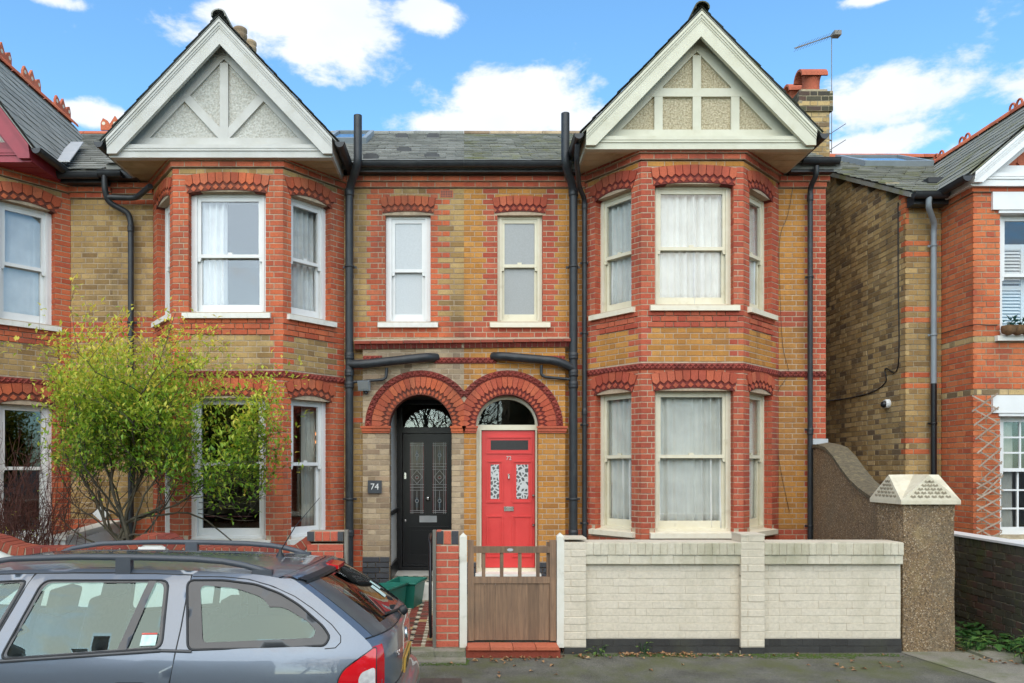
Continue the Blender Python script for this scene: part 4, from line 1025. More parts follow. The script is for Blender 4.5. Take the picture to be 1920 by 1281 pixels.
for x in (-6.75, -5.55): crest(H76, (x, 14.97, 8.42), (1, 0, 0), 1.15)

# ================================================================== right neighbour beyond the passage
H70 = thing('brick_house', (7.5, 10.74, 0), 'brown brick flank and orange brick square bay at the right edge', 'house')
B70 = Brickwork(); Y7, YB7, XS, XB = 10.74, 10.07, 6.13, 6.63
PS = Plane(XS, 16.0, a=R(-90)); PF7 = Plane(XS, Y7, a=0.0); PBS = Plane(XB, Y7, a=R(-90)); PBF = Plane(XB, YB7, a=0.0)
def k70s(u, z, k):
    if u > 5.26-.17 and (k % 12 in (4, 6) or (z > 5.2 and u > 5.12)): return 'red70'
    return 'darkstock'
gz = lambda y: 5.70+(y-Y7)*.5
for a in range(11):                                           # flank wall, stepped up to the verge
    u1_ = 5.26-a*.5; u0_ = max(0, u1_-.5)
    if u1_ <= 0: break
    B70.wall(PS, u0_, u1_, -.06, 5.65+a*.25+.10, k70s, [], [], th=.2, off=(u0_ % .343), mi=(0, .02 if a == 0 else 0))
def k70f(u, z, k):
    if k % 12 in (4, 6): return 'red70'
    return 'stock'
B70.wall(PF7, 0, XB-XS, -.06, 5.50, k70f, mi=(.02, 0))
rd = lambda u, z, k: 'red70'
def k70b(u, z, k):
    if 2.83 < z < 2.90 or 3.50 < z < 3.58: return 'darkstock'
    return 'red70'
B70.wall(PBS, 0, Y7-YB7, -.06, 5.47, k70b, mi=(0, .02))
wA, wB = .345, 1.75
B70.wall(PBF, 0, 3.3, -.06, 5.47, k70b, mi=(.02, 0), holes=[rect(wA, wB, .97, 2.60), rect(wA, wB, 3.62, 5.24)], bholes=[rect(wA-.11, wB+.11, 2.60, 2.83), rect(wA-.11, wB+.11, 5.24, 5.47), rect(wA-.06, wB+.06, 3.53, 3.63), rect(wA-.06, wB+.06, .88, .98)], rev=('red70', .1))
for j in range(2):
    B70.wall(PBS, 0, Y7-YB7+.03+.03*j, 5.47+j*CH, 5.47+(j+1)*CH, rd, nface=.03+.03*j, th=.2, L=(.2286,), mi=(0, .02)); B70.wall(PBF, -.03-.03*j, 3.3, 5.47+j*CH, 5.47+(j+1)*CH, rd, nface=.03+.03*j, th=.2, L=(.2286,), mi=(.02, 0))
B70.finish(H70, 'mortardark')
w_ = MB(); w_.box(XS, 10, 18.5, 18.75, -.06, 5.6); w_.box(XB+3.3, XB+3.55, YB7, 18.5, -.06, 5.6); w_.build('rear_wall', M['stock'], H70)
room_slabs(H70, XS+.22, 9.9, Y7+.26, 15, (.35, 3.1, 5.5), [(XB+.2, Y7+.3), (XB+.2, YB7+.25), (9.9, YB7+.25), (9.9, Y7+.3)])
def main_roof70():
    ye, ze, t, yr = 10.52, 5.64, .5, 14.9
    mb = MB(); D = math.hypot(yr-ye, (yr-ye)*t); zr = ze+(yr-ye)*t
    mb.extr([(XS-.06, ye, ze), (10.2, ye, ze), (10.2, yr, zr), (XS-.06, yr, zr)], (0, 0, -.07), 0, .2); mb.extr([(XS-.06, yr, zr), (10.2, yr, zr), (10.2, 19, ze), (XS-.06, 19, ze)], (0, 0, -.07), 0, .2)
    slates(mb, (XS-.07, ye-.04, ze-.02), (1, 0, 0), (0, 1, t), 10.2-XS, D+.04, rr=random.Random(21))
    o = mb.build('roof', M['slate_moss'], H70); ridge(o, (XS-.06, yr, zr+.03), (10.2, yr, zr+.03), M['terracotta'], r_=.09)
main_roof70()
roof_window(H70, 7.0, 8.2, 3.0, 4.1, ye=10.52, ze=5.64, t=.5)
v_ = MB(); q = roofpt(6.9, .85, 10.52, 5.64, .5); v_.box(q.x-.13, q.x+.13, q.y-.1, q.y+.12, q.z-.02, q.z+.06); v_.build('roof_vent', M['blackpipe'], H70)
gable(H70, 8.35, 9.93, 5.68, 7.22, 1.80, 5.56, .22, M['white'], M['terracotta'], M['white'], M['slate_moss'], Yw=10.74, Yback=14.0, style='none', ridge_mat=M['terracotta'])
tl = MB()
P7 = Plane(0, 9.93, a=0.0)
hung = part_empty('tile_hanging', H70)
for r_ in range(9):
    zz = 5.84+r_*.11; ww = (7.0-zz-.1)/.856
    x = 8.35-ww
    while x < 8.35:                                           # scalloped clay tiles
        x0 = x+(.065 if r_ % 2 else 0); t_ = MB()
        t_.prism(P7, [(x0, zz+.15), (x0, zz+.05), (x0+.03, zz+.01), (x0+.065, zz), (x0+.10, zz+.01), (x0+.125, zz+.05), (x0+.125, zz+.15)], -.215, -.195+.001*(r_ % 2)+.004*random.random()); t_.build('hung_tile', M['terracotta'], hung); x += .13
for y, in ((10.6,), (11.7,), (12.9,), (13.6,)): crest(H70, (8.35, y, 7.28), (0, 1, 0), .68, 1)
for x in (6.9,): crest(H70, (x, 14.9, 7.86), (1, 0, 0), .7, 1)
gutter(H70, XS-.06, XB-.1, 10.44, 5.60)
fb = MB(); fb.box(XS, XB, 10.53, 10.7, 5.48, 5.62); fb.build('fascia', M['blackpipe'], H70)
for z0, z1 in ((2.60, 2.83), (5.24, 5.47)):
    l = MB(); l.pbox(PBF, wA-.11, wB+.11, -.15, .035, z0, z1); l.pbox(PBF, wA-.02, wB+.02, -.18, .02, z0-.04, z0-.001); l.build('lintel', M['white'], H70)
sash_window(H70, PBF, wA, wB, .97, 2.58, UPVC, bars=(5, 3), zm=1.86)
sash_window(H70, PBF, wA, wB, 3.62, 5.22, UPVC, zm=4.42, set_=.09)
sh = thing('window_shutter', (7.2, 10.4, 3.7), 'white louvred shutter inside the upper window of the orange brick bay', 'shutter')
f_ = MB()
for a, b in ((.40, .48), (.78, .86), (1.2, 1.28)): f_.pbox(PBF, a, b, -.26, -.22, 3.66, 4.86)
for c, d in ((3.66, 3.74), (4.25, 4.31), (4.79, 4.86)): f_.pbox(PBF, .48, 1.2, -.255, -.222, c, d)
f_.build('frame', M['white'], sh)
for a, b in ((.48, .78), (.86, 1.2)):
    for k in range(24):
        zz = 3.77+k*.044
        if 4.22 < zz < 4.32: continue
        s_ = MB(); s_.add([PBF(a, -.225, zz), PBF(b, -.225, zz), PBF(b, -.25, zz+.035), PBF(a, -.25, zz+.035), PBF(a, -.229, zz-.005), PBF(b, -.229, zz-.005), PBF(b, -.254, zz+.03), PBF(a, -.254, zz+.03)], [(0,1,2,3),(0,4,5,1),(7,6,5,4),(2,6,7,3)]); s_.build('slat', M['white'], sh)
curtain('net_curtain', PBF, wA+.06, wA+.32, 1.0, 2.58, -.22, M['curtain_grey'], 'grey curtain at the left of the lower window of the orange brick bay', amp=.02)
# ------------------------------------------------------------------ pipes
def zpx(py, y): return CAMZ-(py-877)*y/1450
def xpx(px, y): return (px-870)*y/1450
def soil_stack(root, px, px_top, ytop, s_):
    y = 10.93; x = xpx(px, y); xt = xpx(px_top, 10.70)
    zz = lambda py: zpx(py, y)
    o = pipe(root, [(x, y, .05), (x, y, zz(352)), (xt, 10.70, zz(322)), (xt, 10.70, zpx(ytop, 10.70))], .058, collars=[(x, y, zz(p)) for p in (362, 668, 700, 722, 1000)], brackets=[(x, y, zz(p)) for p in (500, 936)], name='soil_pipe')
    return o, x, y
so, x, y = soil_stack(H72, 1075, 1060, 213, 1)
pipe(so, [(x, y, 3.29), (xpx(1045, 10.86), 10.86, zpx(677, 10.86)), (xpx(940, 10.86), 10.86, zpx(668, 10.86)), (xpx(925, 10.88), 10.99, zpx(667, 10.9))], .060, name='branch_pipe')
pipe(so, [(x, y, zpx(712, y)), (xpx(1022, 10.9), 10.9, zpx(707, 10.9)), (xpx(1015, 10.9), 10.9, zpx(703, 10.9)), (xpx(1015, 10.9), 10.9, zpx(685, 10.9))], .021, name='waste_pipe')
so, x, y = soil_stack(H74, 655, 671, 217, -1)
pipe(so, [(x, y, zpx(683, y)), (xpx(680, 10.86), 10.86, zpx(683, 10.86)), (xpx(800, 10.86), 10.86, zpx(670, 10.86)), (xpx(818, 10.88), 10.99, zpx(669, 10.9))], .062, name='branch_pipe')
pipe(so, [(x, y, zpx(717, y)), (xpx(718, 10.9), 10.9, zpx(712, 10.9)), (xpx(724, 10.9), 10.9, zpx(708, 10.9)), (xpx(725, 10.9), 10.9, zpx(690, 10.9))], .021, name='waste_pipe')
# rainwater pipes
pipe(H72, [(1.50, 10.2, 6.16), (1.50, 10.3, 5.98), (1.60, 10.75, 5.80), (xpx(1096, 10.98), 10.98, 5.70), (xpx(1096, 10.98), 10.98, .05)], .034, collars=[(xpx(1096, 10.98), 10.98, z) for z in (5.6, 2.68)], brackets=[(xpx(1096, 10.98), 10.98, z) for z in (4.8, 3.8, 2.5, 1.1)])
pipe(H72, [(4.92, 10.80, 6.10), (4.92, 10.80, 5.98), (4.915, 10.98, 5.86), (4.915, 10.98, .05)], .036, collars=[(4.915, 10.98, z) for z in (5.72, 2.4)], brackets=[(4.915, 10.98, z) for z in (4.6, 2.43, 1.06)])
pipe(H74, [(-5.02, 10.80, 5.98), (-5.02, 10.80, 5.78), (-5.0, 10.86, 5.62), (-4.76, 10.96, 5.50), (-4.73, 10.98, 5.38), (-4.73, 10.98, .05)], .040, collars=[(-4.73, 10.98, 5.28)], brackets=[(-4.73, 10.98, z) for z in (3.95, 1.9)])
pipe(H74, [(-5.0, 10.84, 5.68), (-4.62, 10.9, 5.69), (-4.3, 10.6, 5.75)], .04, name='branch_pipe')
pp = pipe(H70, [(6.28, 10.44, 5.55), (6.28, 10.46, 5.42), (6.46, 10.62, 5.24), (6.475, 10.66, 5.15), (6.475, 10.66, 3.05)], .037, M['greypipe'], brackets=[(6.475, 10.66, z) for z in (4.95, 3.72)])
pipe(H70, [(6.475, 10.66, 3.05), (6.475, 10.66, .05)], .038, M['black_paint'], brackets=[(6.475, 10.66, 2.5)])
def cable(root, pts, r_=.005, name='cable'):
    mb = MB(); sp = []
    pts = [Vector(p) for p in pts]
    for i in range(len(pts)-1):
        p0, p1, p2, p3 = pts[max(i-1, 0)], pts[i], pts[i+1], pts[min(i+2, len(pts)-1)]
        for k in range(6):
            t = k/6; sp.append(.5*((2*p1)+(-p0+p2)*t+(2*p0-5*p1+4*p2-p3)*t*t+(-p0+3*p1-3*p2+p3)*t**3))
    sp.append(pts[-1]); mb.tube(sp, r_, 5); mb.build(name, M['black_paint'], root)
W = lambda px, py, y=11.055: (xpx(px, y), y, zpx(py, y))
cable(H72, [W(1490, 330), W(1478, 400), W(1462, 450), W(1463, 560), W(1468, 650), W(1478, 700), W(1456, 745), W(1459, 850), W(1480, 960)], .003)
sidep = lambda px, py: (6.12, 6.12*1450/(px-870), zpx(py, 6.12*1450/(px-870)))
cable(H70, [sidep(1684, 380), sidep(1684, 520), sidep(1684, 686), sidep(1660, 691), sidep(1661, 715), sidep(1640, 733), sidep(1600, 745), sidep(1552, 752)], .008)
fr7 = lambda px, py: (xpx(px, 10.05), 10.05, zpx(py, 10.05))
cable(H70, [fr7(1870, 610), fr7(1850, 610), (6.615, 10.07, zpx(610, 10.07)), (6.615, 10.7, zpx(625, 10.7))], .006)
cable(H74, [W(130, 960, 11.05), W(175, 962, 11.05), W(180, 935, 11.05), W(165, 925, 11.05)], .006)
# ------------------------------------------------------------------ small things on the walls
fl = thing('flood_light', (-1.40, 10.9, 3.0), 'small grey floodlight on the wall left of the black door arch', 'lamp')
b_ = MB(); Pq = Plane(-1.40, 10.85, a=R(-8))
b_.add([Pq(-.085, 0, 2.97), Pq(.085, 0, 2.97), Pq(.085, .06, 3.10), Pq(-.085, .06, 3.10), Pq(-.07, -.09, 3.02), Pq(.07, -.09, 3.02), Pq(.07, -.07, 3.12), Pq(-.07, -.07, 3.12)], [(0,1,2,3),(4,7,6,5),(3,2,6,7),(0,4,5,1),(0,3,7,4),(1,5,6,2)]); b_.build('housing', M['greypipe'], fl)
b_ = MB(); b_.add([Pq(-.07, .012, 2.985), Pq(.07, .012, 2.985), Pq(.07, .062, 3.088), Pq(-.07, .062, 3.088)], [(0,1,2,3)]); b_.build('lens', M['frosted_dark'], fl)
b_ = MB(); b_.tube([(-1.40, 10.92, 3.03), (-1.40, 10.99, 2.98)], .02, 8); b_.lathe((-1.38, 10.90, 2.93), [(.025, 0), (.03, .02), (.02, .04)], 10); b_.build('bracket', M['black_paint'], fl)
cc = thing('security_camera', (6.1, 11.2, 2.8), 'white dome security camera on the brown flank wall', 'camera')
cp = sidep(1665, 757)
b_ = MB(); b_.lathe((6.13, cp[1], cp[2]), [(.065, 0), (.065, -.04), (.055, -.06)], 16, axis='X'); b_.build('housing', M['white'], cc)
b_ = MB(); b_.lathe((6.075, cp[1], cp[2]-.01), [(.05, 0), (.048, -.02), (.035, -.045), (.012, -.055)], 14, axis='X'); b_.build('dome', M['black_paint'], cc)
jb = thing('junction_box', (-5.15, 11.05, 1.25), 'white box turned on its corner, on the brick wall behind the bush', 'box')
b_ = MB(); c_ = W(192, 963); b_.add([(c_[0]+dx, yy, c_[2]+dz) for yy in (11.0, 11.06) for dx, dz in ((-.115, 0), (0, -.105), (.115, 0), (0, .105))], [(0,1,2,3),(0,4,5,1),(1,5,6,2),(2,6,7,3),(3,7,4,0)]); b_.build('lid', M['white'], jb)
ns = thing('number_sign', (-1.28, 10.95, 1.6), 'slate house number sign reading 74 beside the black door', 'sign')
surf('slate_sign', (.055,.060,.068), (.045,.05,.056), rough=.55, scale=14)
b_ = MB(); b_.pbox(PP, xpx(690, YP), xpx(716, YP), .012, .03, zpx(925, YP), zpx(901, YP)); b_.build('plaque', M['slate_sign'], ns)
text_mesh('74', .125, .002, M['white'], 'numerals', (xpx(703, YP), YP-.033, zpx(913, YP)), (R(90), 0, 0), None)
nm = bpy.data.objects['numerals']; nm.parent = ns; nm.matrix_parent_inverse = Matrix.Translation(-ROOT[ns.name])
ta = thing('television_aerial', (5.75, 12.2, 7.0), 'long thin television aerial on a mast above the chimney', 'aerial')
surf('aerial_grey', (.22,.20,.18), (.16,.15,.13), rough=.5)
a_ = MB(); mx, my = 5.80, 12.2; a_.tube([(mx, my, 6.85), (mx, my, 8.72)], .006, 6); a_.tube([(mx, my, 7.05), (5.58, my, 7.10)], .012, 6); a_.tube([(mx, my, 6.88), (5.58, my, 6.84)], .012, 6); a_.build('mast', M['aerial_grey'], ta)
a_ = MB(); p0, p1 = Vector((5.19, my-.1, 8.45)), Vector((5.86, my-.05, 8.71)); a_.tube([p0, p1], .007, 6); a_.tube([p0+Vector((0, .05, .03)), p1+Vector((0, .05, .01))], .008, 5); a_.box(p1.x-.06, p1.x+.05, my-.1, my+.02, p1.z-.04, p1.z+.03); a_.build('boom', M['aerial_grey'], ta)
for k in range(14):
    e = MB(); c_ = p0.lerp(p1, (k+.5)/14); e.tube([c_+Vector((0, -.12, 0)), c_+Vector((0, .12, 0))], .0025, 4); e.build('element', M['aerial_grey'], ta)
a_ = MB()
for dz in (0, .25): a_.tube([(5.70, 12.15, 6.85+dz), (5.95, 12.05, 7.0+dz)], .006, 5)
a_.build('lower_rods', M['aerial_grey'], ta)
wb = thing('window_box', (7.2, 9.95, 3.65), 'coir window box of dark green plants on the right hand upper sill', 'planter')
surf('coir', (.20,.11,.05), (.12,.07,.035), rough=.95, scale=30, bs=60, bstr=1.0)
b_ = MB()
for i in range(6): b_.lathe((7.02+i*.12, 9.97, 3.60), [(.03, 0), (.075, .03), (.085, .08), (.08, .12)], 10)
b_.build('basket', M['coir'], wb)
# ------------------------------------------------------------------ ground
def ground_mat(name, c1, c2, c3, scale, moss=None, mlo=.52, mhi=.66, bstr=.8, spk=True):
    m, t, b = new_mat(name)
    col = mix(t, 'MIX', rangev(t, noise(t, scale*.12, 6), .35, .65), c1, c2)
    if spk: col = mix(t, 'MIX', rangev(t, noise(t, 75, 3, .6), .56, .66, 0, .45), col, c3); col = mix(t, 'MIX', rangev(t, noise(t, 48, 3, .6), .57, .66, 0, .5), col, tuple(x*.35 for x in c1))
    if spk: col = mix(t, 'MIX', rangev(t, noise(t, 260, 2, .5), .60, .70, 0, .8), col, c3)
    col = mix(t, 'MIX', rangev(t, noise(t, 1.3, 6, .6), .52, .7, 0, .5), col, tuple(x*.55 for x in c1))
    if moss: col = mix(t, 'MIX', rangev(t, noise(t, 1.7, 9, .68), mlo, mhi, 0, .8), col, moss)
    t.links.new(col, b.inputs['Base Color']); b.inputs['Roughness'].default_value = .9; b.inputs['Specular IOR Level'].default_value = .25
    bump(t, b, noise(t, scale*6, 4), bstr, .006)
    return m
ground_mat('asphalt', (.085,.080,.066), (.135,.128,.105), (.28,.265,.21), 30, moss=(.10,.105,.04), mlo=.45, mhi=.64)
ground_mat('road', (.055,.055,.056), (.07,.07,.07), (.14,.13,.12), 30)
ground_mat('concrete', (.26,.24,.19), (.19,.175,.14), (.36,.33,.27), 18, moss=(.12,.14,.05), mlo=.47, mhi=.62)
ground_mat('soil', (.055,.045,.03), (.09,.075,.05), (.14,.12,.08), 16, moss=(.06,.075,.02))
def structure(name, mb, m_): o = mb.build(name, m_); o['kind'] = 'structure'; return o
g = MB(); g.add([(-400, -400, -.15), (400, -400, -.15), (400, 400, -.15), (-400, 400, -.15)], [(0,1,2,3)]); structure('road', g, M['road'])
g = MB(); g.add([(-40, 6.52, -.02), (40, 6.52, -.02), (40, 7.99, 0), (-40, 7.99, 0), (-40, 6.52, -.14), (40, 6.52, -.14)], [(0,1,2,3),(0,4,5,1)]); structure('pavement', g, M['asphalt'])
kb = MB(); kb.box(-40, 40, 6.40, 6.519, -.15, -.022); structure('kerb', kb, M['concrete'])
g = MB(); g.box(-40, 5.05, 7.99, 19.5, -.2, .015); g.box(5.9, 40, 7.99, 19.5, -.2, .015); structure('garden_ground', g, M['soil'])
g = MB(); g.box(5.05, 5.9, 7.99, 19.5, -.2, .012); structure('passage', g, M['soil'])
g = MB(); g.box(-40, 40, -8, 1.0, -.148, -.03); structure('far_pavement', g, M['asphalt'])
sl = MB(); sl.add([(4.45, 7.95, .004), (5.15, 7.95, .004), (5.75, 6.6, -.013), (4.75, 6.6, -.013)], [(0,1,2,3)]); structure('crossover', sl, M['concrete'])
# ------------------------------------------------------------------ front boundary of number 72
def mason(name, loc, label, cat, group=None): return thing(name, loc, label, cat, group)
surf('paint_wall', (.615,.54,.42), (.57,.50,.385), rough=.75, scale=5, dirt=(.36,.33,.22), dscale=3.2, dlo=.54, dhi=.74, dmax=.55, bs=70, bstr=.3)
brick_mat('paint_brick', [(.625,.55,.43),(.64,.565,.445),(.63,.555,.435),(.61,.535,.415)], soot=(.40,.36,.25), samt=.5, slo=.5, speck=.06)
brick_mat('paint_cope', [(.59,.53,.41),(.615,.555,.43),(.54,.485,.36),(.60,.54,.415)], soot=(.25,.235,.13), samt=.75, slo=.44, speck=.15)
brick_mat('plinth_brick', [(.040,.038,.035),(.052,.050,.046),(.046,.044,.040)], soot=(.085,.085,.05), samt=.6)
surf('plinth_mortar', (.045,.047,.05), (.03,.032,.034), rough=.9, dirt=(.10,.11,.06), dscale=5)
GY = 7.88
PG = Plane(0, GY, a=0.0)
WL = thing('garden_wall', (2.8, GY, 0), 'low cream painted brick garden wall with black plinth', 'wall')
BG = Brickwork()
def kg(u, z, k): return 'plinth_brick' if z < .15 else 'paint_brick'
BG.wall(PG, 1.24, 2.815, -.01, .90, lambda u, z, k: ('plinth_brick', .022) if z < .145 else ('paint_brick', random.choice((0, 0, 0, .0015, .003))), nface=-.04, jit=.0012, th=.2, jt=.001, jz=.004, depth=.010, mo=.003)
BG.wall(PG, 3.055, 4.47, -.01, .90, lambda u, z, k: ('plinth_brick', .022) if z < .145 else ('paint_brick', random.choice((0, 0, 0, .0015, .003))), nface=-.04, jit=.0012, th=.2, jt=.001, jz=.004, off=.11, depth=.010, mo=.003)
for a, b in ((1.24, 2.815), (3.055, 4.47)):
    BG.wall(PG, a, b, .905, 1.0, lambda u, z, k: 'paint_cope', nface=.006, jit=.003, mo=.005, th=.26, ch=.095, L=(.222,), jt=.0025, jz=.004, depth=.02)
    BG.wall(PG, a, b, 1.0, 1.125, lambda u, z, k: 'paint_cope', nface=.018, jit=.004, mo=.006, th=.30, ch=.125, L=(.0755,), sh=0, jt=.003, depth=.018)
for a, b, zt in ((1.016, 1.24, 1.165), (2.815, 3.055, 1.20)):
    BG.wall(PG, a, b, -.01, zt, lambda u, z, k: ('plinth_brick', .004) if z < .10 else 'paint_brick', nface=.022, jit=.003, th=.28, L=(.24,), off=0, jt=.007)
    BG.wall(Plane(b, GY-.0, a=R(90)), -.02, .20, -.01, zt, lambda u, z, k: 'paint_brick', th=.01, L=(.22,), mortar=False)
wo = BG.finish(WL, 'paint_wall', ymax=1300)
cp_ = MB()
for a, b, z in ((1.245, 2.812, 1.126), (3.058, 4.465, 1.126)): cp_.box(a, b, GY-.015, GY+.28, z-.01, z+.004)
for a, b, z in ((1.016, 1.24, 1.165), (2.815, 3.055, 1.203)): cp_.box(a-.004, b+.004, GY-.026, GY+.26, z-.005, z+.012)
cp_.build('coping', M['paint_wall'], WL)
# pebble dashed pier with its carved stone cap
surf('pebbledash', (.26,.19,.12), (.17,.12,.075), rough=.95, scale=55, bs=75, bstr=1.0, bdist=.015, dirt=(.42,.34,.24), dscale=60, dlo=.55, dhi=.66, dmax=.9)
def dash_mat():
    m, t, b = new_mat('dash')
    v = N(t, 'ShaderNodeTexVoronoi', inp={'Scale': 95.0}); t.links.new(world_pos(t), v.inputs['Vector'])
    r_ = ramp(t, [(0, (.075,.05,.028)), (.3, (.19,.125,.065)), (.55, (.30,.195,.095)), (.8, (.14,.095,.06)), (1, (.50,.39,.26))])
    sep = N(t, 'ShaderNodeSeparateColor'); t.links.new(v.outputs['Color'], sep.inputs[0]); t.links.new(sep.outputs[0], r_.inputs[0])
    col = mix(t, 'MIX', rangev(t, noise(t, 2.2, 7, .6), .5, .7, 0, .55), r_.outputs[0], (.15,.125,.085))
    col = mix(t, 'MIX', rangev(t, noise(t, 3.1, 6, .6), .58, .72, 0, .6), col, (.38,.28,.13))
    t.links.new(col, b.inputs['Base Color']); b.inputs['Roughness'].default_value = .95
    bump(t, b, v.outputs['Distance'], .8, .008)
dash_mat()
PI = thing('gate_pier', (4.77, 8.2, 0), 'tall pebble dashed pier with carved cream stone cap', 'pier')
def rough_box(x0, x1, y0, y1, z0, z1, n=7, amp=.008):
    bm = bmesh.new(); bmesh.ops.create_cube(bm, size=1.0); bmesh.ops.subdivide_edges(bm, edges=bm.edges[:], cuts=n, use_grid_fill=True)
    rr = random.Random(2)
    for v in bm.verts:
        v.co = Vector((x0+(v.co.x+.5)*(x1-x0)+rr.uniform(-amp, amp), y0+(v.co.y+.5)*(y1-y0)+rr.uniform(-amp, amp), z0+(v.co.z+.5)*(z1-z0)))
    me = bpy.data.meshes.new('m'); bm.to_mesh(me); bm.free()
    for p in me.polygons: p.use_smooth = False
    return me
me = rough_box(4.50, 5.03, 7.93, 8.46, -.02, 1.515, 8); me.materials.append(M['dash']); o = bpy.data.objects.new('shaft', me); link(o, PI)
surf('carved_stone', (.66,.60,.46), (.58,.52,.38), rough=.85, scale=12, dirt=(.36,.32,.22), dscale=5, dlo=.5, dhi=.72, dmax=.6, bs=60, bstr=.5)
c_ = MB(); cx, cy = 4.765, 8.195; e = .305
c_.box(cx-e, cx+e, cy-e, cy+e, 1.515, 1.555)
zt, zb = 1.83, 1.555; r_ = .115; ap = 1.815
# cross gabled cap: a gablet on each face, valleys running to the corners
V = [(cx-e, cy-e, zb), (cx+e, cy-e, zb), (cx+e, cy+e, zb), (cx-e, cy+e, zb), (cx, cy-e+.04, ap), (cx+e-.04, cy, ap), (cx, cy+e-.04, ap), (cx-e+.04, cy, ap), (cx, cy, ap+.004)]
c_.add(V, [(0,1,4),(1,2,5),(2,3,6),(3,0,7),(0,4,8),(4,1,8),(1,5,8),(5,2,8),(2,6,8),(6,3,8),(3,7,8),(7,0,8)])
cap = c_.build('cap', M['carved_stone'], PI)
surf('carved_dark', (.33,.285,.20), (.26,.22,.15), rough=.9)
pf1 = Plane(cx-e, cy-e, a=0); pf2 = Plane(cx-e, cy+e, a=R(-90))
for Pq in (pf1, pf2):                                          # pierced carving in each gablet
    for r_ in range(5):
        z = zb+.028+r_*.038; wd = .215-.043*r_
        n_ = 6-r_
        for k in range(n_):
            u = e-wd+(2*wd)*(k+.5)/n_; dn = -.04*(z-zb)/(ap-zb)
            h = MB(); h.prism(Pq, [(u-.030, z+.010), (u-.004, z-.006), (u+.030, z+.004), (u+.018, z+.026), (u, z+.014), (u-.016, z+.027)], dn-.02, dn+.002); h.build('carving', M['carved_dark'], cap)
# sweeping pebble dashed wall from the house to the pier
SW = thing('boundary_wall', (4.8, 9.7, 0), 'pebble dashed wall sweeping down from the house to the pier', 'wall')
prof = [(11.03, 2.16), (10.72, 2.17), (10.40, 2.12), (10.1, 2.0), (9.8, 1.84), (9.5, 1.70), (9.2, 1.60), (8.9, 1.53), (8.45, 1.46)]
xl = lambda y: 4.62+(y-8.46)*(.34/2.6)
s_ = MB(); tp = MB(); V = []
for y, z in prof:
    V += [(xl(y), y, -.02), (xl(y), y, z), (xl(y)+.26, y, z), (xl(y)+.26, y, -.02)]
k_ = len(prof); s_.add(V, [(i*4+a, (i+1)*4+a, (i+1)*4+a+1, i*4+a+1) for i in range(k_-1) for a in range(3)] + [(0,1,2,3), tuple((k_-1)*4+a for a in (3,2,1,0))]); s_.build('wall_body', M['dash'], SW)
V = []
for y, z in prof: V += [(xl(y)-.02, y, z+.002), (xl(y)-.02, y, z+.045), (xl(y)+.14, y, z+.07), (xl(y)+.28, y, z+.045), (xl(y)+.28, y, z+.002)]
tp.add(V, [(i*5+a, (i+1)*5+a, (i+1)*5+(a+1) % 5, i*5+(a+1) % 5) for i in range(k_-1) for a in range(5)] + [(0,1,2,3,4), tuple((k_-1)*5+a for a in (4,3,2,1,0))]); surf('dash_cope', (.13,.105,.065), (.085,.07,.045), rough=.95, scale=25, bs=60, bstr=1.0, dirt=(.24,.19,.10), dscale=22); tp.build('coping', M['dash_cope'], SW)
ld = MB(); ld.box(4.95, 5.17, 10.98, 11.06, 2.22, 2.30); ld.build('lead_flashing', M['lead'], SW)
# dark mossy wall beyond the passage
MW = thing('brick_wall', (5.9, 9.3, 0), 'dark mossy brick wall with white topped coping at the right edge', 'wall')
BM = Brickwork(); PM = Plane(5.98, 10.66, 5.74, 7.75)
BM.wall(PM, 0, PM.L, -.02, .95, lambda u, z, k: 'mossbrick', th=.2, jit=.006, depth=.04, mo=.013)
BM.wall(PM, 0, PM.L, .97, 1.075, lambda u, z, k: 'mossbrick', th=.21, jit=.006, mo=.013, ch=.105, L=(.0755,), sh=0)
BM.finish(MW, 'mortardark', ymax=1281)
c_ = MB(); c_.pbox(PM, -.02, PM.L+.01, -.23, .02, 1.076, 1.10); c_.build('coping', M['white'], MW)
# ------------------------------------------------------------------ gates
surf('post_white', (.72,.69,.60), (.66,.63,.53), rough=.6, scale=6, dirt=(.30,.28,.18), dscale=5, dlo=.56, dhi=.74, dmax=.6)
for a, lab in ((-.045, 'white painted gate post beside the red brick pillar'), (.945, 'white painted gate post against the cream wall')):
    pth = MB(); b = a+.075; pth.box(a, b, GY-.02, GY+.06, .06, 1.19); pth.add([(a, GY-.02, 1.19), (b, GY-.02, 1.19), (b, GY+.06, 1.19), (a, GY+.06, 1.19), (a+.037, GY-.01, 1.225), (a+.037, GY+.05, 1.225)], [(0,1,4),(1,2,5,4),(2,3,5),(3,0,4,5)])
    tag(pth.build('gate_post', M['post_white']), lab, 'gate post', 'white gate posts')
def wood_mat(name, c1, c2):
    m, t, b = new_mat(name)
    sc_ = N(t, 'ShaderNodeVectorMath', operation='MULTIPLY'); sc_.inputs[1].default_value = (30, 30, 2.0); t.links.new(world_pos(t), sc_.inputs[0])
    col = mix(t, 'MIX', rangev(t, noise(t, 1.6, 6, .6, vec=sc_.outputs[0], dist=.6), .35, .66), c1, c2)
    col2 = mix(t, 'MULTIPLY', 1.0, col, ramp(t, [(.75,)*3, (1.15,)*3]).outputs[0]); t.links.new(rnd_val(t), col2.node.inputs[7].links[0].from_node.inputs[0])
    col2 = mix(t, 'MIX', rangev(t, noise(t, 2.5, 5), .52, .72, 0, .5), col2, (.09,.075,.055))
    t.links.new(col2, b.inputs['Base Color']); b.inputs['Roughness'].default_value = .7; bump(t, b, noise(t, 1.6, 5, vec=sc_.outputs[0]), .4, .003)
wood_mat('gate_wood', (.25,.15,.085), (.15,.09,.055)); wood_mat('grey_wood', (.22,.20,.165), (.14,.125,.10))
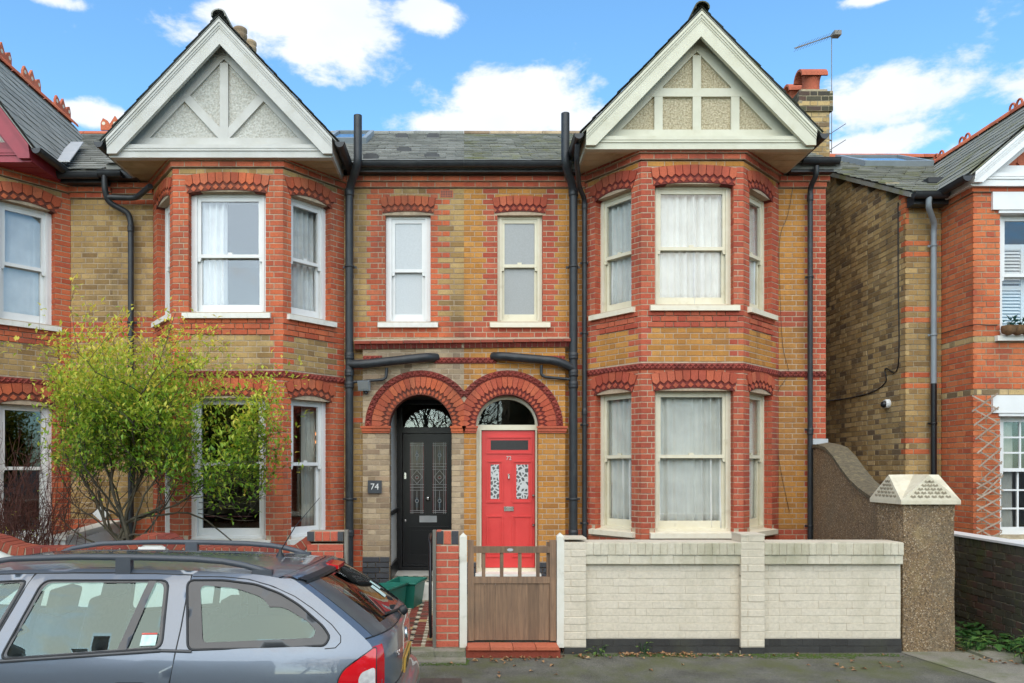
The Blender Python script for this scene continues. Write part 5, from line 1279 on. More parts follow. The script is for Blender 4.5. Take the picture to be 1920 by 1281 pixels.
GT = thing('wooden_gate', (.49, GY, .12), 'brown wooden gate with four slats, in front of the red door', 'gate')
def gp(nm, *a): m_ = MB(); m_.box(*a); return m_.build(nm, M['gate_wood'], GT)
y0 = GY+.0
gp('stile', .036, .100, y0, y0+.045, .125, 1.15); gp('stile', .875, .938, y0, y0+.045, .125, 1.15)
gp('stile', .845, .8745, y0+.03, y0+.05, .125, 1.13)
tr = gp('rail', .1005, .8745, y0+.003, y0+.042, 1.02, 1.085); gp('rail', .1005, .8745, y0+.003, y0+.042, .71, .775)
for u in (.20, .385, .57, .755): gp('slat', u-.018, u+.018, y0+.012, y0+.034, .776, 1.0195)
for k in range(7): gp('board', .101+k*.1105,   .101+(k+1)*.1105-.0015, y0+.014, y0+.034, .13, .7095)
gp('brace', .1005, .8745, y0+.035, y0+.07, .16, .22); gp('brace', .1005, .8745, y0+.035, y0+.07, .62, .68)
lz = MB(); lz.prism(PG, [(.47+.032*math.cos(k*.3927), 1.052+.015*math.sin(k*.3927)) for k in range(16)], -.004, .0005); lz.build('maker_plate', M['lead'], GT)
# terracotta threshold
TS = thing('gate_threshold', (.49, 7.8, 0), 'step of four orange quarry tiles under the wooden gate', 'step')
b_ = MB(); b_.box(.02, .96, 7.70, 7.93, -.02, .075); b_.build('base', M['cope_red'], TS)
for k in range(4): b_ = MB(); b_.box(.035+k*.228, .035+(k+1)*.228-.006, 7.675, 7.90, .076, .105); b_.build('quarry_tile', M['terracotta'], TS)
# red pillar
RP = thing('brick_pillar', (-.17, GY, 0), 'slim red brick gate pillar with dark top bricks', 'pillar')
BP = Brickwork(); Pq = Plane(-.283, GY-.02, a=0.0)
BP.wall(Pq, 0, .229, .06, 1.10, lambda u, z, k: 'pillar_red', th=.21, L=(.229,) , sh=.1145, ch=.0743, off=.0, jt=.013)
for k, u in enumerate((0, .0765, .153)): BP.put(Pq, u+.038, 1.175, .070, .135, .0, 'bluebrick' if k != 1 else 'pillar_red')
BP.mort.pbox(Pq, 0, .229, -.21, -.008, 1.10, 1.24)
Pl = Plane(-.283, GY+.21, a=R(-90)); BP.wall(Pl, .0, .229, .06, 1.25, lambda u, z, k: 'pillar_red', th=.01, ch=.0743, mortar=False, jt=.013)
BP.finish(RP, 'mortar72', ymax=1281)
for x0, lab in ((-.318, 'grey timber gate post on the left of the red brick pillar'), (-1.215, 'grey timber gate post beside the brick pillar behind the car')):
    p_ = MB(); p_.box(x0, x0+.034, GY-.035, GY+.05, .05, 1.255); tag(p_.build('timber_post', M['grey_wood']), lab, 'gate post', 'grey timber gate posts')
IG = thing('iron_gate', (-.36, 8.3, .1), 'black iron gate standing open, seen edge on beside the pillar', 'gate')
for nm, pts in (('frame', [(-.345, 7.98, .14), (-.345, 7.98, 1.08), (-.36, 8.05, 1.14), (-.38, 8.75, 1.14), (-.385, 8.8, 1.08), (-.385, 8.8, .14), (-.345, 7.98, .14)]),):
    m_ = MB(); m_.tube(pts, .014, 6); m_.build(nm, M['black_paint'], IG)
for k in range(7): m_ = MB(); t_ = (k+1)/8; m_.tube([(-.345-.04*t_, 7.98+.82*t_, .14), (-.345-.04*t_, 7.98+.82*t_, 1.14)], .008, 6); m_.build('bar', M['black_paint'], IG)
# ------------------------------------------------------------------ front wall of number 74, coped with red bricks
FW = thing('garden_wall', (-3.4, GY, 0), 'white rendered garden wall with wavy red brick coping behind the car', 'wall')
pr = [(-7.4, 1.075), (-5.35, 1.075), (-5.16, 1.215), (-4.92, 1.215), (-4.73, 1.16), (-4.60, 1.10), (-4.457, 1.075), (-3.505, 1.075), (-3.288, 1.205), (-3.04, 1.205), (-2.85, 1.075), (-1.766, 1.075), (-1.60, 1.19)]
b_ = MB()
for (xa, za), (xb, zb_) in zip(pr, pr[1:]):
    b_.add([(xa, GY, -.02), (xb, GY, -.02), (xb, GY, zb_-.085), (xa, GY, za-.085), (xa, GY+.22, -.02), (xb, GY+.22, -.02), (xb, GY+.22, zb_-.085), (xa, GY+.22, za-.085)], [(0,1,2,3),(5,4,7,6),(3,2,6,7)])
b_.box(-3.30, -3.03, GY-.05, GY+.2, -.02, 1.085)
surf('white_render', (.80,.79,.74), (.74,.73,.68), rough=.8, scale=4, dirt=(.5,.48,.4), dscale=3, dlo=.55, dhi=.75, dmax=.5, bs=40, bstr=.3); b_.build('wall_body', M['white_render'], FW)
for (xa, za), (xb, zb_) in zip(pr, pr[1:]):
    L_ = math.hypot(xb-xa, zb_-za); n_ = max(1, int(round(L_/.078))); a_ = math.atan2(zb_-za, xb-xa)
    for k in range(n_):
        t_ = (k+.5)/n_; o = bpy.data.objects.new('coping_brick', ub_mesh('cope_red')); link(o, FW)
        o.location = (xa+(xb-xa)*t_+math.sin(a_)*.05, GY-.025+random.uniform(-.004, .004), za+(zb_-za)*t_-.05*math.cos(a_)); o.rotation_euler = (0, -a_, 0); o.scale = (L_/n_-.010, .27, .105)
cm = MB()
for (xa, za), (xb, zb_) in zip(pr, pr[1:]): cm.add([(xa, GY-.017, za-.103), (xb, GY-.017, zb_-.103), (xb, GY-.017, zb_-.007), (xa, GY-.017, za-.007), (xa, GY+.24, za-.103), (xb, GY+.24, zb_-.103), (xb, GY+.24, zb_-.007), (xa, GY+.24, za-.007)], [(0,1,2,3),(3,2,6,7),(4,5,1,0)])
cm.build('coping_mortar', M['mortar74'], FW)
BPl = thing('brick_pillar', (-1.4, GY, 0), 'square red brick pillar with dark corner bricks behind the car roof', 'pillar')
Bq = Brickwork(); Pq = Plane(-1.595, GY-.03, a=0.0)
Bq.wall(Pq, 0, .37, .0, 1.14, lambda u, z, k: 'pillar_red', th=.3, ch=.0743)
for k, u in enumerate((0, .08, .16, .24, .297)): Bq.put(Pq, u+.037, 1.19, .070, .095, .0, 'bluebrick' if k in (0, 4) else 'pillar_red')
Bq.mort.pbox(Pq, 0, .37, -.3, -.008, 1.14, 1.235)
Pr_ = Plane(-1.225, GY-.03, a=R(90)); Bq.wall(Pr_, 0, .3, .0, 1.14, lambda u, z, k: 'pillar_red', th=.01, ch=.0743, mortar=False)
Bq.finish(BPl, 'mortar74', ymax=1281)
WW = thing('wing_wall', (-5.0, 10.3, 0), 'short white rendered wall between the two left front gardens', 'wall')
b_ = MB(); b_.add([(-5.06, 9.5, 0), (-4.90, 9.5, 0), (-4.90, 11.02, 0), (-5.06, 11.02, 0), (-5.06, 9.5, 1.00), (-4.90, 9.5, 1.00), (-4.90, 11.02, 1.09), (-5.06, 11.02, 1.09)], [(0,1,5,4),(1,2,6,5),(2,3,7,6),(3,0,4,7),(4,5,6,7)]); b_.build('wall_body', M['white_render'], WW)
b_ = MB(); b_.add([(-5.09, 9.47, 1.001), (-4.87, 9.47, 1.001), (-4.87, 11.04, 1.092), (-5.09, 11.04, 1.092), (-5.09, 9.47, 1.05), (-4.87, 9.47, 1.05), (-4.87, 11.04, 1.14), (-5.09, 11.04, 1.14)], [(0,3,2,1),(0,1,5,4),(1,2,6,5),(2,3,7,6),(3,0,4,7),(4,5,6,7)]); b_.build('coping', M['stone_sill'], WW)
# ------------------------------------------------------------------ tiled path of number 74
g = MB(); g.box(-1.12, -.31, 7.88, 10.72, -.1, .055); TP = structure('tiled_path', g, M['mortardark'])
rr = random.Random(4)
for j in range(19):
    for i in range(6):
        x, y = -1.06+i*.142, 7.98+j*.142
        c = ('tile_red', 'tile_brown', 'tile_buff')[((i*2+j) % 5) % 3] if (i+j) % 2 else 'tile_red'
        put_tile(TP, c, x, y, .055, R(45), 1.32 if (i+j) % 2 else 1.25)
        put_tile(TP, 'tile_cream' if (i+j) % 2 else ('tile_black' if j % 2 else 'tile_cream'), x+.071, y+.071, .0555, 0 if i % 2 else R(45), .62)
b_ = MB(); b_.box(-1.12, -.30, 7.66, 7.879, -.02, .062); structure('path_threshold', b_, M['concrete'])
b_ = MB(); b_.box(-1.2, .02, 7.48, 7.659, -.02, .012); structure('threshold_strip', b_, M['concrete'])
b_ = MB(); b_.box(-.299, .015, 7.70, 7.86, -.02, .058); structure('pillar_footing', b_, M['concrete'])
g = MB(); g.box(.02, .95, 7.94, 10.9, -.1, .10); structure('garden_path', g, M['concrete'])
# ================================================================== parked estate car
def paint_mat():
    m, t, b = new_mat('car_paint')
    fl = noise(t, 900, 1); col = mix(t, 'MIX', rangev(t, fl, .4, .6), (.12,.145,.18), (.15,.175,.215))
    t.links.new(col, b.inputs['Base Color']); b.inputs['Metallic'].default_value = .5; b.inputs['Roughness'].default_value = .36
    b.inputs['Coat Weight'].default_value = 1.0; b.inputs['Coat Roughness'].default_value = .03
paint_mat()
surf('car_black', (.018,.019,.021), (.015,.016,.017), rough=.45); surf('car_frit', (.075,.078,.082), (.065,.068,.072), rough=.16)
surf('car_trim', (.10,.105,.11), (.085,.09,.095), rough=.5); surf('seat_cloth', (.10,.105,.105), (.07,.075,.075), rough=.95, scale=40)
surf('lamp_red', (.62,.008,.014), (.5,.006,.012), rough=.12, coat=.6); surf('lamp_clear', (.62,.60,.58), (.45,.44,.43), rough=.12, scale=30, coat=.6)
surf('plate_yellow', (.72,.42,.08), (.68,.39,.07), rough=.4); surf('sticker', (.62,.74,.68), (.42,.62,.55), rough=.5, scale=40); surf('sticker_red', (.6,.08,.06), rough=.5)
surf('tyre', (.02,.02,.02), rough=.9); surf('rail_grey', (.07,.078,.09), (.06,.068,.08), rough=.4)
glass_mat('car_glass', (.70,.83,.80), refl=.13, dirt=.03, gcol=(.56,.74,.72)); glass_mat('car_rear_glass', (.40,.44,.44), refl=.05)
CAR = thing('parked_car', (-2.65, 5.29, -.15), 'blue grey estate car with roof rails parked at the kerb', 'car')
CX, CY, CZ = -.345, 5.29, -.15
def cw(x, y, z): return (CX-x, CY+y+.0, CZ+z-.018*y)          # slight camber of the road
ease = lambda t: max(0.0, min(1.0, t))
def Wd(x, z):
    if z < .45: w_ = .80+.06*ease((z-.2)/.25)
    elif z < .62: w_ = .86+.022*math.sin((z-.45)/.17*math.pi/2)
    elif z < .80: w_ = .882
    elif z < .95: w_ = .882-.027*ease((z-.80)/.15)**1.6
    else: w_ = .855-(z-.95)*.50-.06*ease((z-1.30)/.12)**2
    if x < .9: w_ -= .115*((.9-x)/.9)**2.6
    if x > 3.5: w_ -= .17*((x-3.5)/1.07)**2
    return w_
EDGE = [(.12,.28),(.09,.45),(.11,.60),(.17,.655),(.17,.80),(.18,.95),(.245,1.035),(.45,1.20),(.66,1.345),(.76,1.362),(.95,1.385),(1.4,1.405),(2.2,1.41),(2.68,1.375),(3.1,1.20),(3.5,1.0),(3.9,.90),(4.3,.76),(4.43,.62),(4.44,.40),(4.38,.25)]
CENT = [(.0,.26),(-.03,.45),(-.02,.60),(.05,.665),(.045,.80),(.055,.96),(.095,1.05),(.31,1.225),(.555,1.375),(.63,1.405),(.95,1.437),(1.4,1.455),(2.2,1.465),(2.72,1.43),(3.2,1.24),(3.62,1.0),(4.0,.93),(4.45,.78),(4.55,.62),(4.57,.42),(4.48,.24)]
POW = [4,4,4,4.5,4.5,4.5,4,3.4,3.2,3.0,2.6,2.4,2.4,2.4,2.4,2.2,2.4,2.6,3,3,3]
def crom(A, t):
    i = min(int(t), len(A)-2); f = t-i
    p = [A[max(i-1, 0)], A[i], A[i+1], A[min(i+2, len(A)-1)]]
    def c(k):
        a, b, c_, d = (q[k] if isinstance(q, tuple) else q for q in p)
        return .5*(2*b+(c_-a)*f+(2*a-5*b+4*c_-d)*f*f+(3*b-a-3*c_+d)*f**3)
    return tuple(c(k) for k in range(len(A[0]))) if isinstance(A[0], tuple) else c(0)
SUB = 6
def toppt(s_, v, lift=0.0):
    (xe, ze), (xc, zc), p = crom(EDGE, s_), crom(CENT, s_), crom(POW, s_)
    k = 1-abs(v)**p
    return cw(xe+(xc-xe)*k, v*Wd(xe, ze), ze+(zc-ze)*k+lift)
def toppatch(nm, s0, s1, v0, v1, mat_, parent, nv=14, lift=0.0, vs_=None):
    ns = max(1, int(round((s1-s0)*SUB))); mb = MB(); vv = vs_ or [v0+(v1-v0)*j/nv for j in range(nv+1)]; k = len(vv)
    V = [toppt(s0+(s1-s0)*i/ns, v, lift) for i in range(ns+1) for v in vv]
    mb.add(V, [(i*k+j, i*k+j+1, (i+1)*k+j+1, (i+1)*k+j) for i in range(ns) for j in range(k-1)], 0, 0, True)
    return mb.build(nm, mat_, parent)
def inpoly(p, poly):
    x, y = p; c = False; n = len(poly)
    for i in range(n):
        (x0, y0), (x1, y1) = poly[i-1], poly[i]
        if (y0 > y) != (y1 > y) and x < (x1-x0)*(y-y0)/(y1-y0)+x0: c = not c
    return c
def densify(poly, d=.05):
    o = []
    for i in range(len(poly)):
        a, b = poly[i-1], poly[i]; n = max(1, int(math.dist(a, b)/d))
        o += [(a[0]+(b[0]-a[0])*k/n, a[1]+(b[1]-a[1])*k/n) for k in range(n)]
    return o
def roundp(poly, r_=.04, n=4):
    o = []
    for i in range(len(poly)):
        a, b, c = Vector(poly[i-1]), Vector(poly[i]), Vector(poly[(i+1) % len(poly)])
        l = min(r_, (a-b).length*.4, (c-b).length*.4); p, q = b+(a-b).normalized()*l, b+(c-b).normalized()*l
        o += [tuple(p*(1-t)**2+b*2*t*(1-t)+q*t*t) for t in [k/n for k in range(n+1)]]
    return o
def sidepanel(nm, poly, holes, mat_, parent, off=0.0, sides=(-1, 1), step=.07, smooth=True):
    poly = densify(poly); holes = [densify(h) for h in holes]
    vs_ = []; ed = []
    for lp in [poly]+holes:
        b = len(vs_); vs_ += [Vector(p) for p in lp]; ed += [(b+i, b+(i+1) % len(lp)) for i in range(len(lp))]
    xs = [p[0] for p in poly]; zs = [p[1] for p in poly]
    x = min(xs)+step/2
    while x < max(xs):
        z = min(zs)+step/2
        while z < max(zs):
            if inpoly((x, z), poly) and not any(inpoly((x, z), h) for h in holes) and min(math.dist((x, z), q) for lp in [poly]+holes for q in lp) > .02: vs_.append(Vector((x, z)))
            z += step*.7
        x += step
    rv, re, rf = delaunay_2d_cdt(vs_, ed, [], 0, 1e-5)[:3]
    F = []
    for f in rf:
        c = (sum(rv[i][0] for i in f)/len(f), sum(rv[i][1] for i in f)/len(f))
        if inpoly(c, poly) and not any(inpoly(c, h) for h in holes): F.append(f)
    out = []
    for sd in sides:
        mb = MB(); V = [cw(p[0], sd*(Wd(p[0], p[1])+off), p[1]) for p in rv]
        FF = []
        for f in F:
            a, b, c = (Vector(V[f[k]]) for k in range(3))
            FF.append(tuple(f) if (b-a).cross(c-a).y*sd > 0 else tuple(f)[::-1])
        mb.add(V, FF, 0, 0, smooth); out.append(mb.build(nm, mat_, parent))
    return out
def sidestrip(nm, pts, wd, mat_, parent, off=.002, sides=(-1, 1), closed=False):
    for sd in sides:
        mb = MB(); P3 = [Vector(cw(x, sd*(Wd(x, z)+off), z)) for x, z in pts]
        if closed: P3.append(P3[0])
        mb.tube(P3, wd/2, 5, cap=not closed); mb.build(nm, mat_, parent)
def arcw(cx, r_, a0, a1, n=12): return [(cx+r_*math.cos(R(a0+(a1-a0)*i/n)), .31+r_*math.sin(R(a0+(a1-a0)*i/n))) for i in range(n+1)]
edge_d = [crom(EDGE, i/4) for i in range(0, (len(EDGE)-1)*4+1)]
QW = [(1.245,.975),(1.315,1.352),(1.1,1.352),(.90,1.33),(.75,1.28),(.628,1.214),(.477,1.096),(.435,1.04),(.46,.995)]
RW = roundp([(1.395,.985),(1.425,1.352),(2.18,1.352),(2.315,.925)], .05)
FWn = roundp([(2.42,.925),(2.275,1.352),(2.70,1.332),(3.08,1.165),(3.38,.965)], .04)
QW = roundp(QW, .04)
rd_f = [(2.245,1.392),(2.345,1.10),(2.40,.95),(2.43,.6),(2.43,.24)]; rd_r = [(1.455,.24),(1.44,.60),(1.335,.80),(1.315,.95),(1.305,1.1),(1.30,1.392)]
top_at = lambda x: min((abs(p[0]-x), p[1]) for p in edge_d if .9 < p[0] < 2.9)[1]
door_top = lambda a, b: [(a+(b-a)*i/8, top_at(a+(b-a)*i/8)-.022) for i in range(9)]
rear_door = door_top(1.30, 2.245) + [p for p in rd_f[1:]] + rd_r[:-1]
rear_door[0] = (1.30, top_at(1.30)-.022)
front_door = [(2.25, top_at(2.25)-.022), (2.5, top_at(2.5)-.022), (2.68, 1.352), (3.1, 1.175), (3.44, .985), (3.40, .6), (3.40, .24), (2.434, .24), (2.434, .6), (2.404, .95), (2.349, 1.10)]
bottom = [(4.38,.25), (4.05,.22)] + arcw(3.66, .36, -14, 194) + [(3.2,.2), (1.5,.2)] + arcw(1.07, .36, -14, 194) + [(.6,.22)]
quarter = [p for p in edge_d if p[0] < 1.30 and p[1] > .26] 
body_poly = edge_d + bottom[1:]
def shrink(poly, d):
    c = Vector((sum(p[0] for p in poly)/len(poly), sum(p[1] for p in poly)/len(poly)))
    return [tuple(Vector(p)+(c-Vector(p)).normalized()*d) for p in poly]
dp_r, dp_f = rear_door, front_door
sidepanel('body_side', body_poly, [shrink(dp_r, -.005), shrink(dp_f, -.005), QW], M['car_paint'], CAR)
for o in sidepanel('door', dp_r, [RW], M['car_paint'], CAR): o['label'] = 'rear passenger door'
sidepanel('door', dp_f, [FWn], M['car_paint'], CAR)
sidepanel('door_seal', shrink(dp_r, -.03), [shrink(dp_r, .05)], M['car_black'], CAR, off=-.012)
sidepanel('door_seal', shrink(dp_f, -.03), [shrink(dp_f, .05)], M['car_black'], CAR, off=-.012)
for nm, w_, fr in (('side_window', QW, .075), ('side_window', RW, .022), ('side_window', FWn, .022)):
    for o in sidepanel(nm, w_, [], M['car_glass'], CAR, off=-.008, step=.12): pass
    sidepanel('window_border', w_, [roundp(shrink(w_, fr*1.15), .02)] , M['car_frit'], CAR, off=-.001)
    sidestrip('window_trim', w_, .014, M['car_black'], CAR, off=.0, closed=True)
sidepanel('window_divider', [(1.60,.965),(1.655,.96),(1.545,1.35),(1.50,1.35)], [], M['car_frit'], CAR, off=.003)
sidestrip('belt_trim', [(1.22,.968),(1.40,.972)], .02, M['car_frit'], CAR, off=.0); sidestrip('belt_trim', [(1.40,.972),(2.31,.915)], .024, M['car_frit'], CAR, off=.0)
sidestrip('panel_seam', [(1.29,1.372),(1.1,1.37),(.95,1.357),(.80,1.32),(.66,1.262),(.55,1.195),(.43,1.105),(.375,1.045),(.372,1.01),(.40,.982),(.46,.978)], .007, M['car_black'], CAR, off=-.001)
sidestrip('panel_seam', [(.70,1.352),(.60,1.30),(.40,1.155),(.26,1.045),(.20,.97)], .006, M['car_black'], CAR, off=-.004)
sidestrip('door_shut_line', densify(dp_r, .08), .0075, M['car_black'], CAR, off=-.001, closed=True); sidestrip('door_shut_line', densify(dp_f, .08), .0075, M['car_black'], CAR, off=-.001, closed=True)
# tail, roof, screens, bonnet
toppatch('rear_bumper', 0, 3.4, -1, 1, M['car_paint'], CAR, nv=28)
toppatch('tailgate', 3.4, 5.9, -1, 1, M['car_paint'], CAR, nv=28)
vin = [-.93+1.86*j/16 for j in range(17)]
toppatch('rear_screen', 5.9, 8.0, 0, 0, M['car_rear_glass'], CAR, vs_=vin)
toppatch('screen_pillar', 5.9, 8.0, .93, 1, M['car_paint'], CAR, nv=2); toppatch('screen_pillar', 5.9, 8.0, -1, -.93, M['car_paint'], CAR, nv=2)
for a, b in ((-.93, -.72), (.72, .93)): toppatch('screen_border', 5.9, 8.0, a, b, M['car_frit'], CAR, nv=3, lift=.003)
toppatch('screen_border', 5.9, 6.22, -.72, .72, M['car_frit'], CAR, nv=10, lift=.003)
toppatch('roof', 8.0, 13.2, -1, 1, M['car_paint'], CAR, nv=20)
toppatch('windscreen', 13.2, 15.0, 0, 0, M['car_glass'], CAR, vs_=vin)
toppatch('screen_pillar', 13.2, 15.0, .93, 1, M['car_paint'], CAR, nv=2); toppatch('screen_pillar', 13.2, 15.0, -1, -.93, M['car_paint'], CAR, nv=2)
toppatch('bonnet', 15.0, 17.2, -1, 1, M['car_paint'], CAR, nv=20); toppatch('front_bumper', 17.2, 20, -1, 1, M['car_paint'], CAR, nv=20)
def topline(nm, ss, vv, wd, mat_, lift=.0):
    mb = MB(); mb.tube([toppt(s_, v, lift) for s_, v in zip(ss, vv)], wd/2, 5); mb.build(nm, mat_, CAR)
vv = [-1+2*j/24 for j in range(25)]
topline('tailgate_seam', [3.42]*25, vv, .010, M['car_black']); topline('tailgate_seam', [9.05]*25, vv, .009, M['car_black'], .001); topline('screen_seal', [5.9]*25, vv, .010, M['car_black'])
# spoiler with the third brake lamp
toppatch('spoiler', 8.0, 8.95, -.99, .99, M['car_paint'], CAR, nv=20, lift=.012)
sp = MB(); V = []
for j in range(21):
    v = -.97+1.94*j/20; a = Vector(toppt(8.0, v, .014)); V += [a+Vector((.045, 0, -.012)), a+Vector((.05, 0, -.03)), a+Vector((-.02, 0, -.03)), a+Vector((-.02, 0, .004))]
sp.add(V, [(j*4+a, j*4+(a+1) % 4, (j+1)*4+(a+1) % 4, (j+1)*4+a) for j in range(20) for a in range(4)], 0, 0, False); sp.build('spoiler_lip', M['car_black'], CAR)
bl = MB(); V = []
for j in range(9):
    v = -.20+.40*j/8; a = Vector(toppt(8.0, v, .014)); V += [a+Vector((.062, 0, -.004)), a+Vector((.062, 0, -.028)), a+Vector((.0, 0, -.03)), a+Vector((-.03, 0, .014))]
bl.add(V, [(j*4+a, j*4+(a+1) % 4, (j+1)*4+(a+1) % 4, (j+1)*4+a) for j in range(8) for a in range(4)] + [(0,1,2,3), (35,34,33,32)], 0, 0, False); bl.build('brake_lamp', M['lamp_red'], CAR)
# tail lamps wrap round the corner
lampR = [(.165,.985),(.345,.862),(.378,.80),(.375,.55),(.13,.55),(.165,.66),(.165,.80)]
rl = sidepanel('tail_lamp', roundp(lampR, .03), [], M['lamp_red'], CAR, off=.008, step=.05)
sidepanel('lamp_surround', roundp(shrink(lampR, -.008), .03), [], M['car_black'], CAR, off=.004, step=.05)
cl_ = [(.168,.875),(.245,.845),(.262,.81),(.258,.56),(.13,.56),(.165,.66)]
sidepanel('lamp_lens', roundp(cl_, .025), [], M['lamp_clear'], CAR, off=.012, step=.05)
for sd in (-1, 1):
    toppatch('tail_lamp', 2.2, 5.28, min(sd*.90, sd*1.0), max(sd*.90, sd*1.0), M['lamp_red'], CAR, nv=4, lift=.004)
# number plate, badge, lettering, wiper
def tailpt(v, z, out=0.0):
    s_ = 3.0
    for k in range(200):
        s_ = 2.0+k*.02; p = toppt(s_, v)
        if p[2]-CZ+.018*(p[1]-CY) >= z: break
    q = Vector(toppt(s_, v)); r_ = Vector(toppt(s_, v+.02)); u_ = Vector(toppt(s_+.05, v)); n = (u_-q).cross(r_-q).normalized()
    if n.x < 0: n = -n
    return q+n*out, n
def plate(nm, v0, v1, z0, z1, mat_, out, parent, n=8):
    mb = MB(); V = []
    for j in range(n+1):
        v = v0+(v1-v0)*j/n
        V += [tuple(tailpt(v, z0, out)[0]), tuple(tailpt(v, z1, out)[0])]
    V += [tuple(Vector(p)-Vector((.012, 0, 0))) for p in V[:2*n+2]]; m_ = 2*n+2
    mb.add(V, [(2*j, 2*j+2, 2*j+3, 2*j+1) for j in range(n)] + [(2*j+1, 2*j+3, m_+2*j+3, m_+2*j+1) for j in range(n)] + [(2*j, m_+2*j, m_+2*j+2, 2*j+2) for j in range(n)] + [(0, 1, m_+1, m_), (2*n, m_+2*n, m_+2*n+1, 2*n+1)])
    return mb.build(nm, mat_, parent)
plate('number_plate', -.31, .31, .70, .80, M['plate_yellow'], .014, CAR)
def tail_text(s_, v, z, size, mat_, nm, out, squash=1.0, ext=.001):
    q, n = tailpt(v, z, out); ang = math.atan2(n.y, n.x)
    o = text_mesh(s_, size, ext, mat_, nm, q, (R(90), 0, ang+R(90)), CAR, squash=squash); return o
for i, ch_ in enumerate('AP09 UF'):
    if ch_ != ' ': tail_text(ch_, -.255+i*.083, .75, .092, M['car_black'], 'plate_letter', .0165, .80)
tail_text('TDI', -.66, .885, .055, M['chrome'], 'badge_lettering', .006, .9)
q, n = tailpt(0, .905, .0); bd = MB(); bd.lathe((0, 0, 0), [(.048, 0), (.048, .006), (.040, .009), (.036, .006), (.001, .006)], 24); bo = bd.build('emblem', M['chrome'], CAR); bo.location = Vector(q); bo.rotation_euler = n.to_track_quat('Z', 'Y').to_euler()
bo.matrix_parent_inverse = Matrix.Translation(-ROOT[CAR.name])
q, n = tailpt(.0, 1.045, .01); wp = MB(); wp.lathe((0, 0, 0), [(.034, 0), (.034, .03), (.024, .045)], 14); wo_ = wp.build('wiper', M['car_black'], CAR); wo_.location = q; wo_.rotation_euler = n.to_track_quat('Z', 'Y').to_euler()
topline('wiper', [6.05+.02*k for k in range(12)], [.0-.047*k for k in range(12)], .018, M['car_black'], .02)
toppatch('handle_recess', 4.35, 4.75, -.20, .20, M['car_black'], CAR, nv=6, lift=.0)
for v0, v1, s0, s1 in ((.06, .20, 6.55, 6.95), (.26, .36, 6.75, 7.05)): toppatch('sticker', s0, s1, v0, v1, M['sticker'], CAR, nv=3, lift=.004)
# roof rails and aerial
for sd in (-1, 1):
    pts = []; y = sd*.585
    def rz(x): return crom(EDGE, min(range(800, 1320), key=lambda k: abs(crom(EDGE, k/100)[0]-x))/100)[1]
    xs = [.83+.0*0, .90, 1.0, 1.12, 1.3, 1.6, 2.0, 2.4, 2.62, 2.75, 2.85]
    hs = [.010, .026, .046, .060, .067, .070, .070, .064, .048, .028, .010]
    mb = MB(); V = []
    for x, h in zip(xs, hs):
        z = rz(x)+h+.005; w_ = .024; t_ = .017
        for dy, dz in ((-w_, -t_), (w_, -t_), (w_*.7, t_), (-w_*.7, t_)): V.append(cw(x, y+dy, z+dz))
    mb.add(V, [(i*4+a, i*4+(a+1) % 4, (i+1)*4+(a+1) % 4, (i+1)*4+a) for i in range(len(xs)-1) for a in range(4)] + [(3,2,1,0), tuple(len(V)-4+a for a in range(4))], 0, 0, True)
    ro = mb.build('roof_rail', M['rail_grey'], CAR)
    for x in (.88, 1.72, 2.74):
        f_ = MB(); w_ = .045 if x == 1.72 else .06; z = rz(x); V = [cw(x+dx, y+dy, z+dz) for dz in (-.03, .075 if x == 1.72 else .03) for dx, dy in ((-w_, -.024), (w_, -.024), (w_, .024), (-w_, .024))]
        f_.add(V, [(0,3,2,1),(4,5,6,7),(0,1,5,4),(1,2,6,5),(2,3,7,6),(3,0,4,7)]); f_.build('rail_foot', M['rail_grey'], ro)
a0 = Vector(toppt(9.9, 0)); an = MB(); an.lathe(tuple(a0-Vector((0, 0, .005))), [(.035, 0), (.028, .012), (.012, .035), (.007, .06)], 12); an.tube([a0+Vector((.01, 0, .05)), a0+Vector((.10, 0, .20)), a0+Vector((.27, 0, .40))], [.005, .0035, .002], 6); an.build('aerial', M['car_black'], CAR)
# handles, sticker on the side glass
for x in (1.56, 2.60):
    sidepanel('handle_recess', roundp([(x-.10,.72),(x+.10,.72),(x+.10,.80),(x-.10,.80)], .035), [], M['car_black'], CAR, off=.0015, step=.05)
    for sd in (-1, 1):
        h_ = MB(); h_.tube([cw(x-.11, sd*.885, .765), cw(x-.07, sd*.915, .768), cw(x+.07, sd*.915, .768), cw(x+.11, sd*.885, .765)], .016, 8); h_.build('door_handle', M['car_paint'], CAR)
sidepanel('window_sticker', [(1.435,1.00),(1.525,.998),(1.522,1.055),(1.433,1.056)], [], M['sticker'], CAR, off=.003, sides=(-1,), step=.05)
sidepanel('window_sticker', [(1.435,1.058),(1.525,1.057),(1.524,1.066),(1.434,1.067)], [], M['sticker_red'], CAR, off=.0035, sides=(-1,), step=.05)
# cabin
def blob(nm, c, s_, mat_, parent, seg=2):
    bm = bmesh.new(); bmesh.ops.create_cube(bm, size=1.0)
    for v in bm.verts: v.co = Vector((v.co.x*s_[0], v.co.y*s_[1], v.co.z*s_[2]))
    bmesh.ops.bevel(bm, geom=bm.edges[:], offset=min(s_)*.32, segments=4, profile=.6, affect='EDGES')
    me = bpy.data.meshes.new(nm); bm.to_mesh(me); bm.free(); me.materials.append(mat_)
    for p in me.polygons: p.use_smooth = True
    o = bpy.data.objects.new(nm, me); link(o, parent); o.location = cw(*c); return o
fl_ = MB(); fl_.add([cw(x, y, z) for z in (.22, .40) for x, y in ((.3, -.70), (3.5, -.70), (3.5, .70), (.3, .70))], [(0,3,2,1),(4,5,6,7),(0,1,5,4),(1,2,6,5),(2,3,7,6),(3,0,4,7)]); fl_.build('floor_pan', M['car_black'], CAR)
